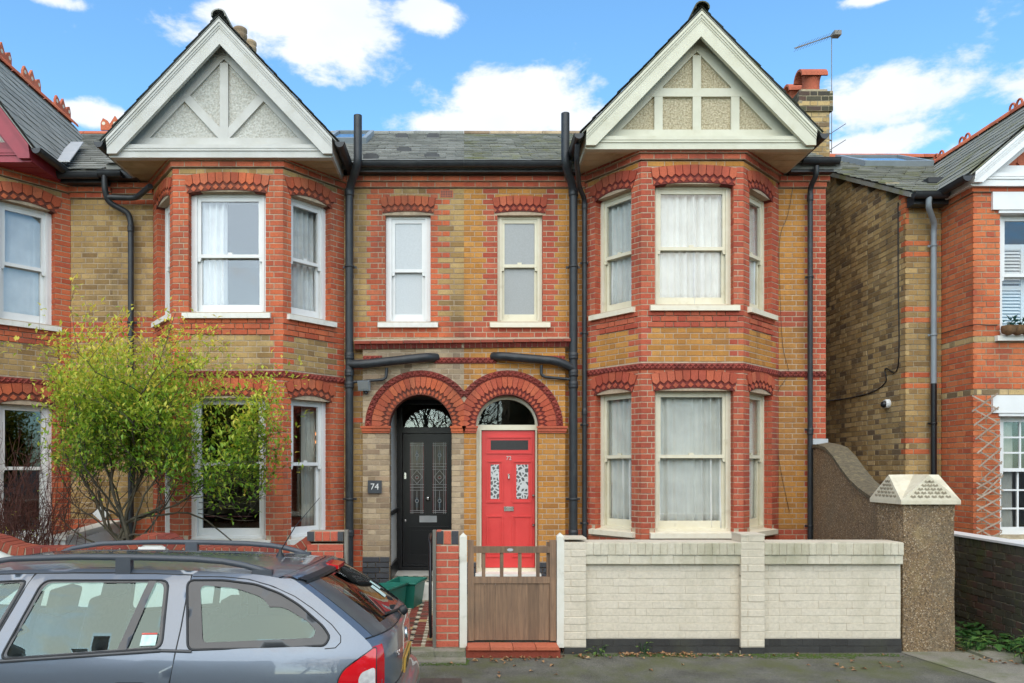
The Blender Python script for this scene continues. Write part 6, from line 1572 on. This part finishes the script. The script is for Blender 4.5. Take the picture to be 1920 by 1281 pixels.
ld_ = MB(); ld_.add([cw(x, y, z) for z in (.40, .93) for x, y in ((.36, -.60), (1.30, -.60), (1.30, .60), (.36, .60))], [(0,3,2,1),(4,5,6,7),(0,1,5,4),(1,2,6,5),(2,3,7,6),(3,0,4,7)]); ld_.build('load_cover', M['car_black'], CAR)
for y in (-.37, .37):
    o = blob('seat_back', (2.30, y, .82), (.14, .46, .62), M['seat_cloth'], CAR); o.rotation_euler = (0, R(14), 0)
    o = blob('headrest', (2.20, y, 1.19), (.09, .27, .17), M['seat_cloth'], CAR); o.rotation_euler = (0, R(14), 0)
    blob('headrest', (1.36, y, 1.03), (.09, .25, .14), M['seat_cloth'], CAR); blob('seat_cushion', (2.62, y, .50), (.5, .48, .18), M['seat_cloth'], CAR)
blob('seat_back', (1.42, 0, .75), (.14, 1.2, .5), M['seat_cloth'], CAR); blob('dashboard', (3.35, 0, .80), (.4, 1.3, .28), M['car_black'], CAR)
sb_ = MB(); sb_.add([cw(2.235, -.60, 1.28), cw(2.20, -.60, 1.28), cw(2.27, -.66, .92), cw(2.31, -.66, .92)], [(0,1,2,3)]); sb_.extr([cw(2.235, -.60, 1.28), cw(2.20, -.60, 1.28), cw(2.27, -.66, .92), cw(2.31, -.66, .92)], (0, .004, 0)); sb_.build('seat_belt', M['seat_cloth'], CAR)
hl = MB(); hl.add([cw(x, y, z) for x, y, z in ((.8, -.5, 1.345), (2.6, -.5, 1.345), (2.6, .5, 1.345), (.8, .5, 1.345))], [(0,1,2,3)]); hl.build('headlining', M['car_trim'], CAR)
# wheels
for x in (1.07, 3.66):
    for sd in (-1, 1):
        w_ = MB(); c = cw(x, sd*.76, .31); s2 = -sd
        w_.lathe((c[0], c[1], CZ+.31), [(.20, -.09), (.29, -.095), (.312, -.07), (.312, .07), (.29, .095), (.20, .09)], 32, axis='Y'); wt = w_.build('wheel', M['tyre'], CAR)
        r_ = MB(); r_.lathe((c[0], c[1], CZ+.31), [(.20, -.088*s2), (.195, .05*s2), (.10, .07*s2), (.04, .082*s2), (.01, .08*s2)], 28, axis='Y'); r_.build('rim', M['lead'], wt)
uw = MB()
for x in (1.07, 3.66):
    for sd in (-1, 1):
        V = [cw(p[0], sd*yy, p[1]) for yy in (.84, .50) for p in arcw(x, .37, -10, 190)]
        k = 13; uw.add(V, [(i, i+1, k+i+1, k+i) for i in range(12)])
uw.build('wheel_liner', M['car_black'], CAR)
# ================================================================== plants
def leaf_mat(name, cols, tr=.35):
    m, t, b = new_mat(name); out = t.nodes['Material Output']
    r_ = ramp(t, cols); at = N(t, 'ShaderNodeAttribute', attribute_name='rnd'); t.links.new(at.outputs['Fac'], r_.inputs[0])
    t.links.new(r_.outputs[0], b.inputs['Base Color']); b.inputs['Roughness'].default_value = .45
    tl = N(t, 'ShaderNodeBsdfTranslucent'); t.links.new(r_.outputs[0], tl.inputs[0]); ms = N(t, 'ShaderNodeMixShader'); ms.inputs[0].default_value = tr
    t.links.new(b.outputs[0], ms.inputs[1]); t.links.new(tl.outputs[0], ms.inputs[2]); t.links.new(ms.outputs[0], out.inputs[0])
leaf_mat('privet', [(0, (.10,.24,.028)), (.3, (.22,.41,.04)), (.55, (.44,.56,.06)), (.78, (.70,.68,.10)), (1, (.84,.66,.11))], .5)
leaf_mat('weed', [(0, (.035,.10,.025)), (.6, (.07,.18,.04)), (1, (.13,.26,.06))])
leaf_mat('grassy', [(0, (.06,.12,.02)), (1, (.16,.26,.05))]); leaf_mat('dead', [(0, (.16,.07,.03)), (.6, (.30,.15,.06)), (1, (.42,.26,.12))], .1)
leaf_mat('ivy', [(0, (.01,.06,.045)), (1, (.03,.13,.10))])
surf('bark', (.10,.085,.055), (.06,.05,.035), rough=.95, scale=20, bs=50, bstr=.8); surf('twig_red', (.12,.045,.032), (.08,.03,.022), rough=.9); surf('moss', (.07,.11,.015), (.04,.07,.01), rough=1, scale=30, bs=90, bstr=1.0)
def leaf(mb, p, d, up, l, w_, rnd, fold=.25):
    d = d.normalized(); s_ = d.cross(up)
    if s_.length < 1e-4: s_ = d.orthogonal()
    s_.normalize(); n = s_.cross(d).normalized()
    a = p+d*l*.42+s_*w_*.5+n*w_*fold; b = p+d*l*.42-s_*w_*.5+n*w_*fold; m_ = p+d*l*.45; e = p+d*l-n*l*.12
    mb.add([p, a, e, b, m_], [(0,4,1),(4,2,1),(0,3,4),(4,3,2)], 0, max(.001, min(.999, rnd)))
def rv3(rr, s_=1.0): return Vector((rr.gauss(0, s_), rr.gauss(0, s_), rr.gauss(0, s_)))
# ---- the privet bush in front of number 74
BU = thing('leafy_bush', (-3.7, 9.3, 0), 'multi stemmed bush with yellowing green leaves in the left front garden', 'bush')
rr = random.Random(12); st = MB(); tw = MB(); lv = MB()
cen = Vector((-3.60, 9.15, 2.55))
def crown_ok(p):
    q = p-cen; a = math.atan2(q.z, q.x)
    r_ = 1.0+.10*math.sin(a*3+1)+.07*math.sin(a*7+2)+.05*math.sin(a*11)
    return (q.x/1.36)**2+(q.y/.85)**2+(q.z/1.18)**2 < r_*r_
tips = []
def grow(p, d, l, r_, lev):
    n = max(2, int(l/.12)); pts = [p.copy()]; q = p.copy(); dd = d.copy()
    for i in range(n):
        dd = (dd+rv3(rr, .16)+Vector((0, 0, .05))).normalized(); q = q+dd*(l/n); pts.append(q.copy())
    (st if lev < 2 else tw).tube(pts, [r_*(1-.55*i/n) for i in range(n+1)], 7 if lev < 2 else 3, cap=False)
    if lev >= 2:
        for t in pts[1:]: tips.append((t, dd, lev))
    if lev < 4:
        for k in range({0: 4, 1: 5, 2: 5, 3: 4}[lev]):
            f = rr.uniform(.35, 1.0); b = pts[min(n, max(1, int(f*n)))]
            nd = (dd+rv3(rr, .62)+Vector((0, 0, .12))).normalized()
            e = b+nd*l*.6
            if lev >= 1 and e.z < 1.45: continue
            if lev >= 1 and not crown_ok(e): nd = (nd+(cen-b).normalized()*.7).normalized()
            grow(b, nd, l*rr.uniform(.55, .75), r_*.45, lev+1)
for x, y, dx in ((-3.93, 9.30, -.05), (-3.86, 9.34, .10), (-3.99, 9.25, -.22), (-3.80, 9.28, .24), (-3.90, 9.20, -.42)):
    grow(Vector((x, y, .02)), Vector((dx, rr.uniform(-.15, .1), 1)).normalized(), rr.uniform(1.75, 2.15), rr.uniform(.026, .042), 0)
for k in range(20):                                            # arching shoots to the right
    grow(Vector((-3.15+.024*k, 9.1+rr.uniform(-.15, .15), 1.35+.045*k)), Vector((.9, -.1, rr.uniform(-.4, .35))).normalized(), rr.uniform(.45, .85), .006, 2)
for (p, d, lev) in tips:
    if p.z < 1.22+.62*(p.x < -3.3) and rr.random() < .85: continue
    nl = rr.choice((2, 3, 3, 5)) if crown_ok(p) else rr.choice((1, 1, 2, 3))
    for k in range(nl):
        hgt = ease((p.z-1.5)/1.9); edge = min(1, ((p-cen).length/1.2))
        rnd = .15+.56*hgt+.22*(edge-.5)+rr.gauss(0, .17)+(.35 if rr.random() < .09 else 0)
        dd = (d*.6+rv3(rr, .55)+Vector((0, 0, .22))).normalized()
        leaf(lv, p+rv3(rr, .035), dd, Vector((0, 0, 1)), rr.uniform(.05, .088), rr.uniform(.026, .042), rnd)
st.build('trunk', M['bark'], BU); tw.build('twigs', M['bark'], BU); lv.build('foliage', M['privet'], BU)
# ---- the bare red stemmed shrub at the left
SH = thing('bare_shrub', (-5.5, 9.4, 0), 'bare dark red twiggy shrub in front of the left edge window', 'shrub')
rr = random.Random(5); tw = MB(); lv = MB()
for k in range(170):
    x = rr.gauss(-5.35, .22); y = rr.gauss(9.35, .2); p = Vector((x, y, rr.uniform(.3, .9))); d = Vector((rr.gauss(0, .22)+(x+5.35)*.3, rr.gauss(0, .2), 1)).normalized(); pts = [p]
    n = 8; L_ = rr.uniform(.8, 1.75)
    for i in range(n): d = (d+rv3(rr, .12)).normalized(); pts.append(pts[-1]+d*L_/n)
    tw.tube(pts, [.006*(1-.7*i/n) for i in range(n+1)], 3, cap=False)
    for i in range(2, n):
        if rr.random() < .8:
            e = (d+rv3(rr, .7)).normalized(); q = pts[i]; w2 = [q]
            for j in range(3): e = (e+rv3(rr, .25)).normalized(); w2.append(w2[-1]+e*rr.uniform(.06, .13))
            tw.tube(w2, [.003, .0028, .002, .0012], 3, cap=False)
    if rr.random() < .8:
        for j in range(rr.choice((1, 2, 3))): q = pts[rr.randrange(0, 4)]; leaf(lv, q+rv3(rr, .05), rv3(rr), Vector((0, 0, 1)), rr.uniform(.025, .045), .02, rr.uniform(.5, .95))
for k in range(14):
    a = rr.uniform(-.25, .25); tw.tube([(-5.35+a*.5, 9.35+rr.uniform(-.1, .1), .02), (-5.35+a, 9.35, .5), (-5.35+a*1.5+rr.uniform(-.05, .05), 9.35, 1.0)], [.016, .012, .006], 5, cap=False)
tw.build('twigs', M['twig_red'], SH); lv.build('foliage', M['privet'], SH)
# ---- weeds by the dark wall and along the cream wall
def weed(name, c, n, l, w_, label, spread, seed, mat_='weed', up=.5, cat='weed', group=None):
    rr = random.Random(seed); mb = MB(); sm = MB(); c = Vector(c)
    for k in range(n):
        a = rr.uniform(0, 6.283); b = c+Vector((math.cos(a), math.sin(a), 0))*rr.uniform(0, spread); h = rr.uniform(.3, 1)*l*1.6*up
        t = b+Vector((math.cos(a)*.04, math.sin(a)*.04, h)); sm.tube([b, t], .003, 3, cap=False)
        leaf(mb, t, Vector((math.cos(a), math.sin(a), rr.uniform(-.35, .35))), Vector((0, 0, 1)), l*rr.uniform(.6, 1.1), w_*rr.uniform(.7, 1.1), rr.random(), .18)
    r_ = thing(name, tuple(c), label, cat, group); mb.build('leaves', M[mat_], r_); sm.build('stems', M['weed'], r_); return r_
weed('weed_clump', (5.55, 8.62, .0), 44, .15, .095, 'broad leaved green plant at the foot of the dark wall, nearer the pier', .22, 1)
weed('weed_clump', (5.52, 8.05, .0), 64, .16, .10, 'large broad leaved green plant under the dark wall at the right edge', .24, 2)
weed('weed_clump', (5.20, 7.93, .0), 30, .11, .03, 'tuft of fresh green weeds beside the foot of the pier', .10, 3, 'grassy', 1.0)
weed('weed_clump', (5.50, 7.50, .0), 46, .15, .02, 'grassy green tuft at the bottom right corner', .13, 4, 'grassy', 1.2)
weed('weed_clump', (1.36, 7.84, .0), 14, .07, .032, 'small green weed at the foot of the cream wall near the gate', .08, 6, 'grassy', .8)
weed('weed_clump', (1.82, 7.84, .0), 10, .06, .028, 'tiny green weed sprouting under the middle of the cream wall', .03, 7, 'grassy', 1.4)
pl = MB(); rr = random.Random(9)
for k in range(150): leaf(pl, Vector((7.0+rr.random()*.75, 9.95+rr.uniform(-.08, .06), 3.70+rr.random()*.10)), rv3(rr)+Vector((0, -.6, 0)), Vector((0, 0, 1)), .075, .05, rr.random())
o = pl.build('plants', M['ivy'], wb)
# ---- moss and litter
def clumps(name, spots, mat_, label, rr):
    mb = MB()
    for x0, x1, y0, y1, n in spots:
        for k in range(n):
            x, y, s_ = rr.uniform(x0, x1), rr.uniform(y0, y1), rr.uniform(.004, .013)
            V = [(x+s_*math.cos(a), y+s_*math.sin(a), .002+(-.012*(7.99-y)) ) for a in [i*1.2566 for i in range(5)]]+[(x, y, .002+s_*.45-.012*(7.99-y))]
            mb.add(V, [(i, (i+1) % 5, 5) for i in range(5)])
    o = mb.build(name, mat_); return tag(o, label, 'moss', kind='stuff')
clumps('moss', [(-1.0, .05, 7.40, 7.66, 900), (1.1, 4.4, 7.74, 7.85, 900), (2.9, 3.9, 7.66, 7.85, 420), (-.1, .02, 7.62, 7.86, 140)], M['moss'], 'green moss along the foot of the walls on the pavement', random.Random(3))
rr = random.Random(31); dl = MB()
for x0, x1, y0, y1, n in ((.1, 1.0, 7.50, 7.72, 36), (1.1, 2.9, 7.62, 7.86, 46), (1.6, 2.3, 7.74, 7.86, 40), (2.9, 4.4, 7.2, 7.85, 14), (5.0, 5.7, 7.4, 8.0, 60), (5.1, 5.6, 8.0, 8.8, 60), (-.9, .9, 6.9, 7.6, 12), (-3, 4, 6.6, 7.6, 16)):
    for k in range(n):
        p = Vector((rr.uniform(x0, x1), rr.uniform(y0, y1), .012-.012*max(0, 7.99-y0))); d = Vector((rr.uniform(-1, 1), rr.uniform(-1, 1), rr.uniform(-.05, .2)))
        leaf(dl, p, d, Vector((rr.uniform(-.3, .3), rr.uniform(-.3, .3), 1)), rr.uniform(.03, .075), rr.uniform(.02, .045), rr.random(), .35)
tag(dl.build('fallen_leaves', M['dead']), 'brown fallen leaves scattered along the foot of the walls', 'leaves', kind='stuff')
wh = MB()
for x, y, s_ in ((1.96, 7.62, .02), (5.52, 7.74, .035), (5.62, 7.70, .045)): wh.lathe((x, y, .0), [(s_, 0), (s_*1.2, s_*.5), (s_*.6, s_*.9)], 6)
# ---- green recycling boxes on the path
surf('green_plastic', (.012,.15,.105), (.01,.125,.09), rough=.4, scale=6)
def recycling_box(loc, rz, tilt, label):
    t = thing('recycling_box', loc, label, 'box', 'green recycling boxes')
    A = Matrix.Translation(Vector(loc)) @ Matrix.Rotation(rz, 4, 'Z') @ Matrix.Rotation(tilt, 4, 'X')
    q = lambda x, y, z: A @ Vector((x, y, z))
    mb = MB(); bw, bd, tw_, td, h = .21, .15, .26, .19, .34; th_ = .012
    O0 = [q(sx*bw, sy*bd, 0) for sx, sy in ((-1,-1),(1,-1),(1,1),(-1,1))]; O1 = [q(sx*tw_, sy*td, h) for sx, sy in ((-1,-1),(1,-1),(1,1),(-1,1))]
    I0 = [q(sx*(bw-th_), sy*(bd-th_), th_) for sx, sy in ((-1,-1),(1,-1),(1,1),(-1,1))]; I1 = [q(sx*(tw_-th_), sy*(td-th_), h) for sx, sy in ((-1,-1),(1,-1),(1,1),(-1,1))]
    mb.add(O0+O1+I0+I1, [(3,2,1,0)]+[(i, (i+1) % 4, 4+(i+1) % 4, 4+i) for i in range(4)]+[(4+i, 4+(i+1) % 4, 12+(i+1) % 4, 12+i) for i in range(4)]+[(12+i, 12+(i+1) % 4, 8+(i+1) % 4, 8+i) for i in range(4)]+[(8,9,10,11)]); mb.build('tub', M['green_plastic'], t)
    rm = MB(); c = [q(sx*(tw_+.006), sy*(td+.006), h-.012) for sx, sy in ((-1,-1),(1,-1),(1,1),(-1,1))]; rm.tube(c+[c[0]], .014, 6); rm.build('rim', M['green_plastic'], t)
    for sx in (-1, 1): hd = MB(); hd.tube([q(sx*(tw_+.01), -.07, h-.03), q(sx*(tw_+.035), -.06, h-.05), q(sx*(tw_+.035), .06, h-.05), q(sx*(tw_+.01), .07, h-.03)], .009, 6); hd.build('handle', M['green_plastic'], t)
recycling_box((-.76, 10.28, .058), R(78), 0, 'green plastic recycling box on the tiled path, the nearer to the black door step')
recycling_box((-.98, 9.75, .058), R(70), R(-4), 'green plastic recycling box half hidden behind the car window')
# ---- trellis on the right hand bay
wood_mat('lath_wood', (.42,.32,.24), (.30,.22,.16))
TR = thing('garden_trellis', (6.8, 10.0, .3), 'weathered expanding wooden trellis on the orange brick bay', 'trellis')
def lat(x0, z0, x1, z1, y):
    m_ = MB(); P_ = Plane(0, y, a=0.0); d = Vector((x1-x0, z1-z0)); n = Vector((-d.y, d.x))  .normalized()*.009
    m_.prism(P_, [(x0-n.x, z0-n.y), (x1-n.x, z1-n.y), (x1+n.x, z1+n.y), (x0+n.x, z0+n.y)], -.008, .0); m_.build('lath', M['lath_wood'], TR)
def tp(px, py, y): return xpx(px, y), zpx(py, y)
for k in range(7):
    a = tp(1822+k*3.3, 772+k*26, 9.99); b = tp(1871+k*1.6, 738+k*25.5, 9.99); lat(a[0], a[1], b[0], b[1], 9.985)
    a = tp(1822+k*3.3, 742+k*26, 10.01); b = tp(1871+k*1.6, 768+k*25.5, 10.01); lat(a[0], a[1], b[0], b[1], 10.0)
for k in range(7):
    a = tp(1831, 916+k*21, 9.99); b = tp(1878, 888+k*22, 9.99); lat(a[0], a[1], b[0], b[1], 9.983)
    a = tp(1830, 905+k*21, 10.01); b = tp(1878, 930+k*22, 10.01); lat(a[0], a[1], b[0], b[1], 9.999)
# ---- stone slab and iron cover on the ground
b_ = MB(); b_.box(5.16, 5.52, 7.55, 8.15, -.01, .028); tag(b_.build('stone_slab', M['concrete']), 'mossy flat stone slab on the ground beside the pier', 'slab')
ic = thing('drain_cover', (-.1, 6.85, 0), 'rusty square drain cover set in the pavement behind the car', 'drain cover')
surf('rust', (.09,.06,.045), (.06,.042,.033), rough=.85, scale=20, bs=60); zc_ = -.006
b_ = MB(); b_.box(-.50, -.02, 6.62, 6.98, -.03, -.010); b_.build('plate', M['rust'], ic)
# ================================================================== across the street, out of view: added for the windows to reflect
for i, x in enumerate((-17.2, -9.6, 5.8, 13.4)):
    oh = thing('opposite_house', (x, -13, 0), 'unseen dark brick terraced house added across the street, ' + ('the far left one', 'second from the left', 'third from the left', 'the far right one')[i], 'house', 'houses across the street')
    w_ = MB(); w_.box(x-3.7, x+3.7, -21, -13, -.1, 5.6); w_.box(x-2.9, x-.7, -13.001, -12.3, -.1, 5.4); w_.build('wall', M['darkstock'], oh)
    r_ = MB(); r_.extr([(x-3.7, -12.7, 5.5), (x-3.7, -17, 8.0), (x-3.7, -21.3, 5.5)], (7.4, 0, 0)); r_.extr([(x-3.1, -12.1, 5.4), (x-1.8, -12.1, 7.0), (x-.5, -12.1, 5.4)], (0, -4.5, 0)); r_.build('roof', M['slate'], oh)
    for a, z in ((x-1.8, 1.0), (x-1.8, 3.7), (x+1.2, 1.0), (x+1.2, 3.7)):
        yy = -12.3 if a < x else -13
        p_ = MB(); p_.box(a-.55, a+.55, yy+.001, yy+.02, z, z+1.5); wf = p_.build('window', M['white'], oh)
        p_ = MB(); p_.box(a-.47, a+.47, yy+.021, yy+.03, z+.08, z+.72); p_.build('pane', M['glass'], wf); p_ = MB(); p_.box(a-.47, a+.47, yy+.021, yy+.03, z+.8, z+1.42); p_.build('pane', M['glass'], wf)
def bare_tree(x, y, h, seed, label):
    t = thing('bare_tree', (x, y, -.1), label, 'tree', 'bare street trees across the road'); rr = random.Random(seed); tr = MB(); cr_ = MB()
    def br(p, d, l, r_, lev):
        n = 4; pts = [p]; q = p; dd = d
        for i in range(n): dd = (dd+rv3(rr, .12)+Vector((0, 0, .03))).normalized(); q = q+dd*(l/n); pts.append(q)
        (tr if lev == 0 else cr_).tube(pts, [r_*(1-.5*i/n) for i in range(n+1)], 7 if lev == 0 else (4 if lev < 3 else 3), cap=False)
        if lev < 5:
            for k in range(4 if lev else 6):
                b = pts[rr.choice((2, 3, 4))]; br(b, (dd+rv3(rr, .5)).normalized(), l*rr.uniform(.55, .72), r_*.5, lev+1)
    br(Vector((x, y, -.1)), Vector((0, 0, 1)), h*.4, .17, 0); tr.build('trunk', M['bark'], t); cr_.build('crown', M['bark'], t)
bare_tree(-2.2, -9.5, 8.5, 2, 'unseen bare street tree added across the road, the left of two reflected'); bare_tree(.6, -12.2, 7.5, 6, 'unseen bare street tree added across the road, the right of two reflected')
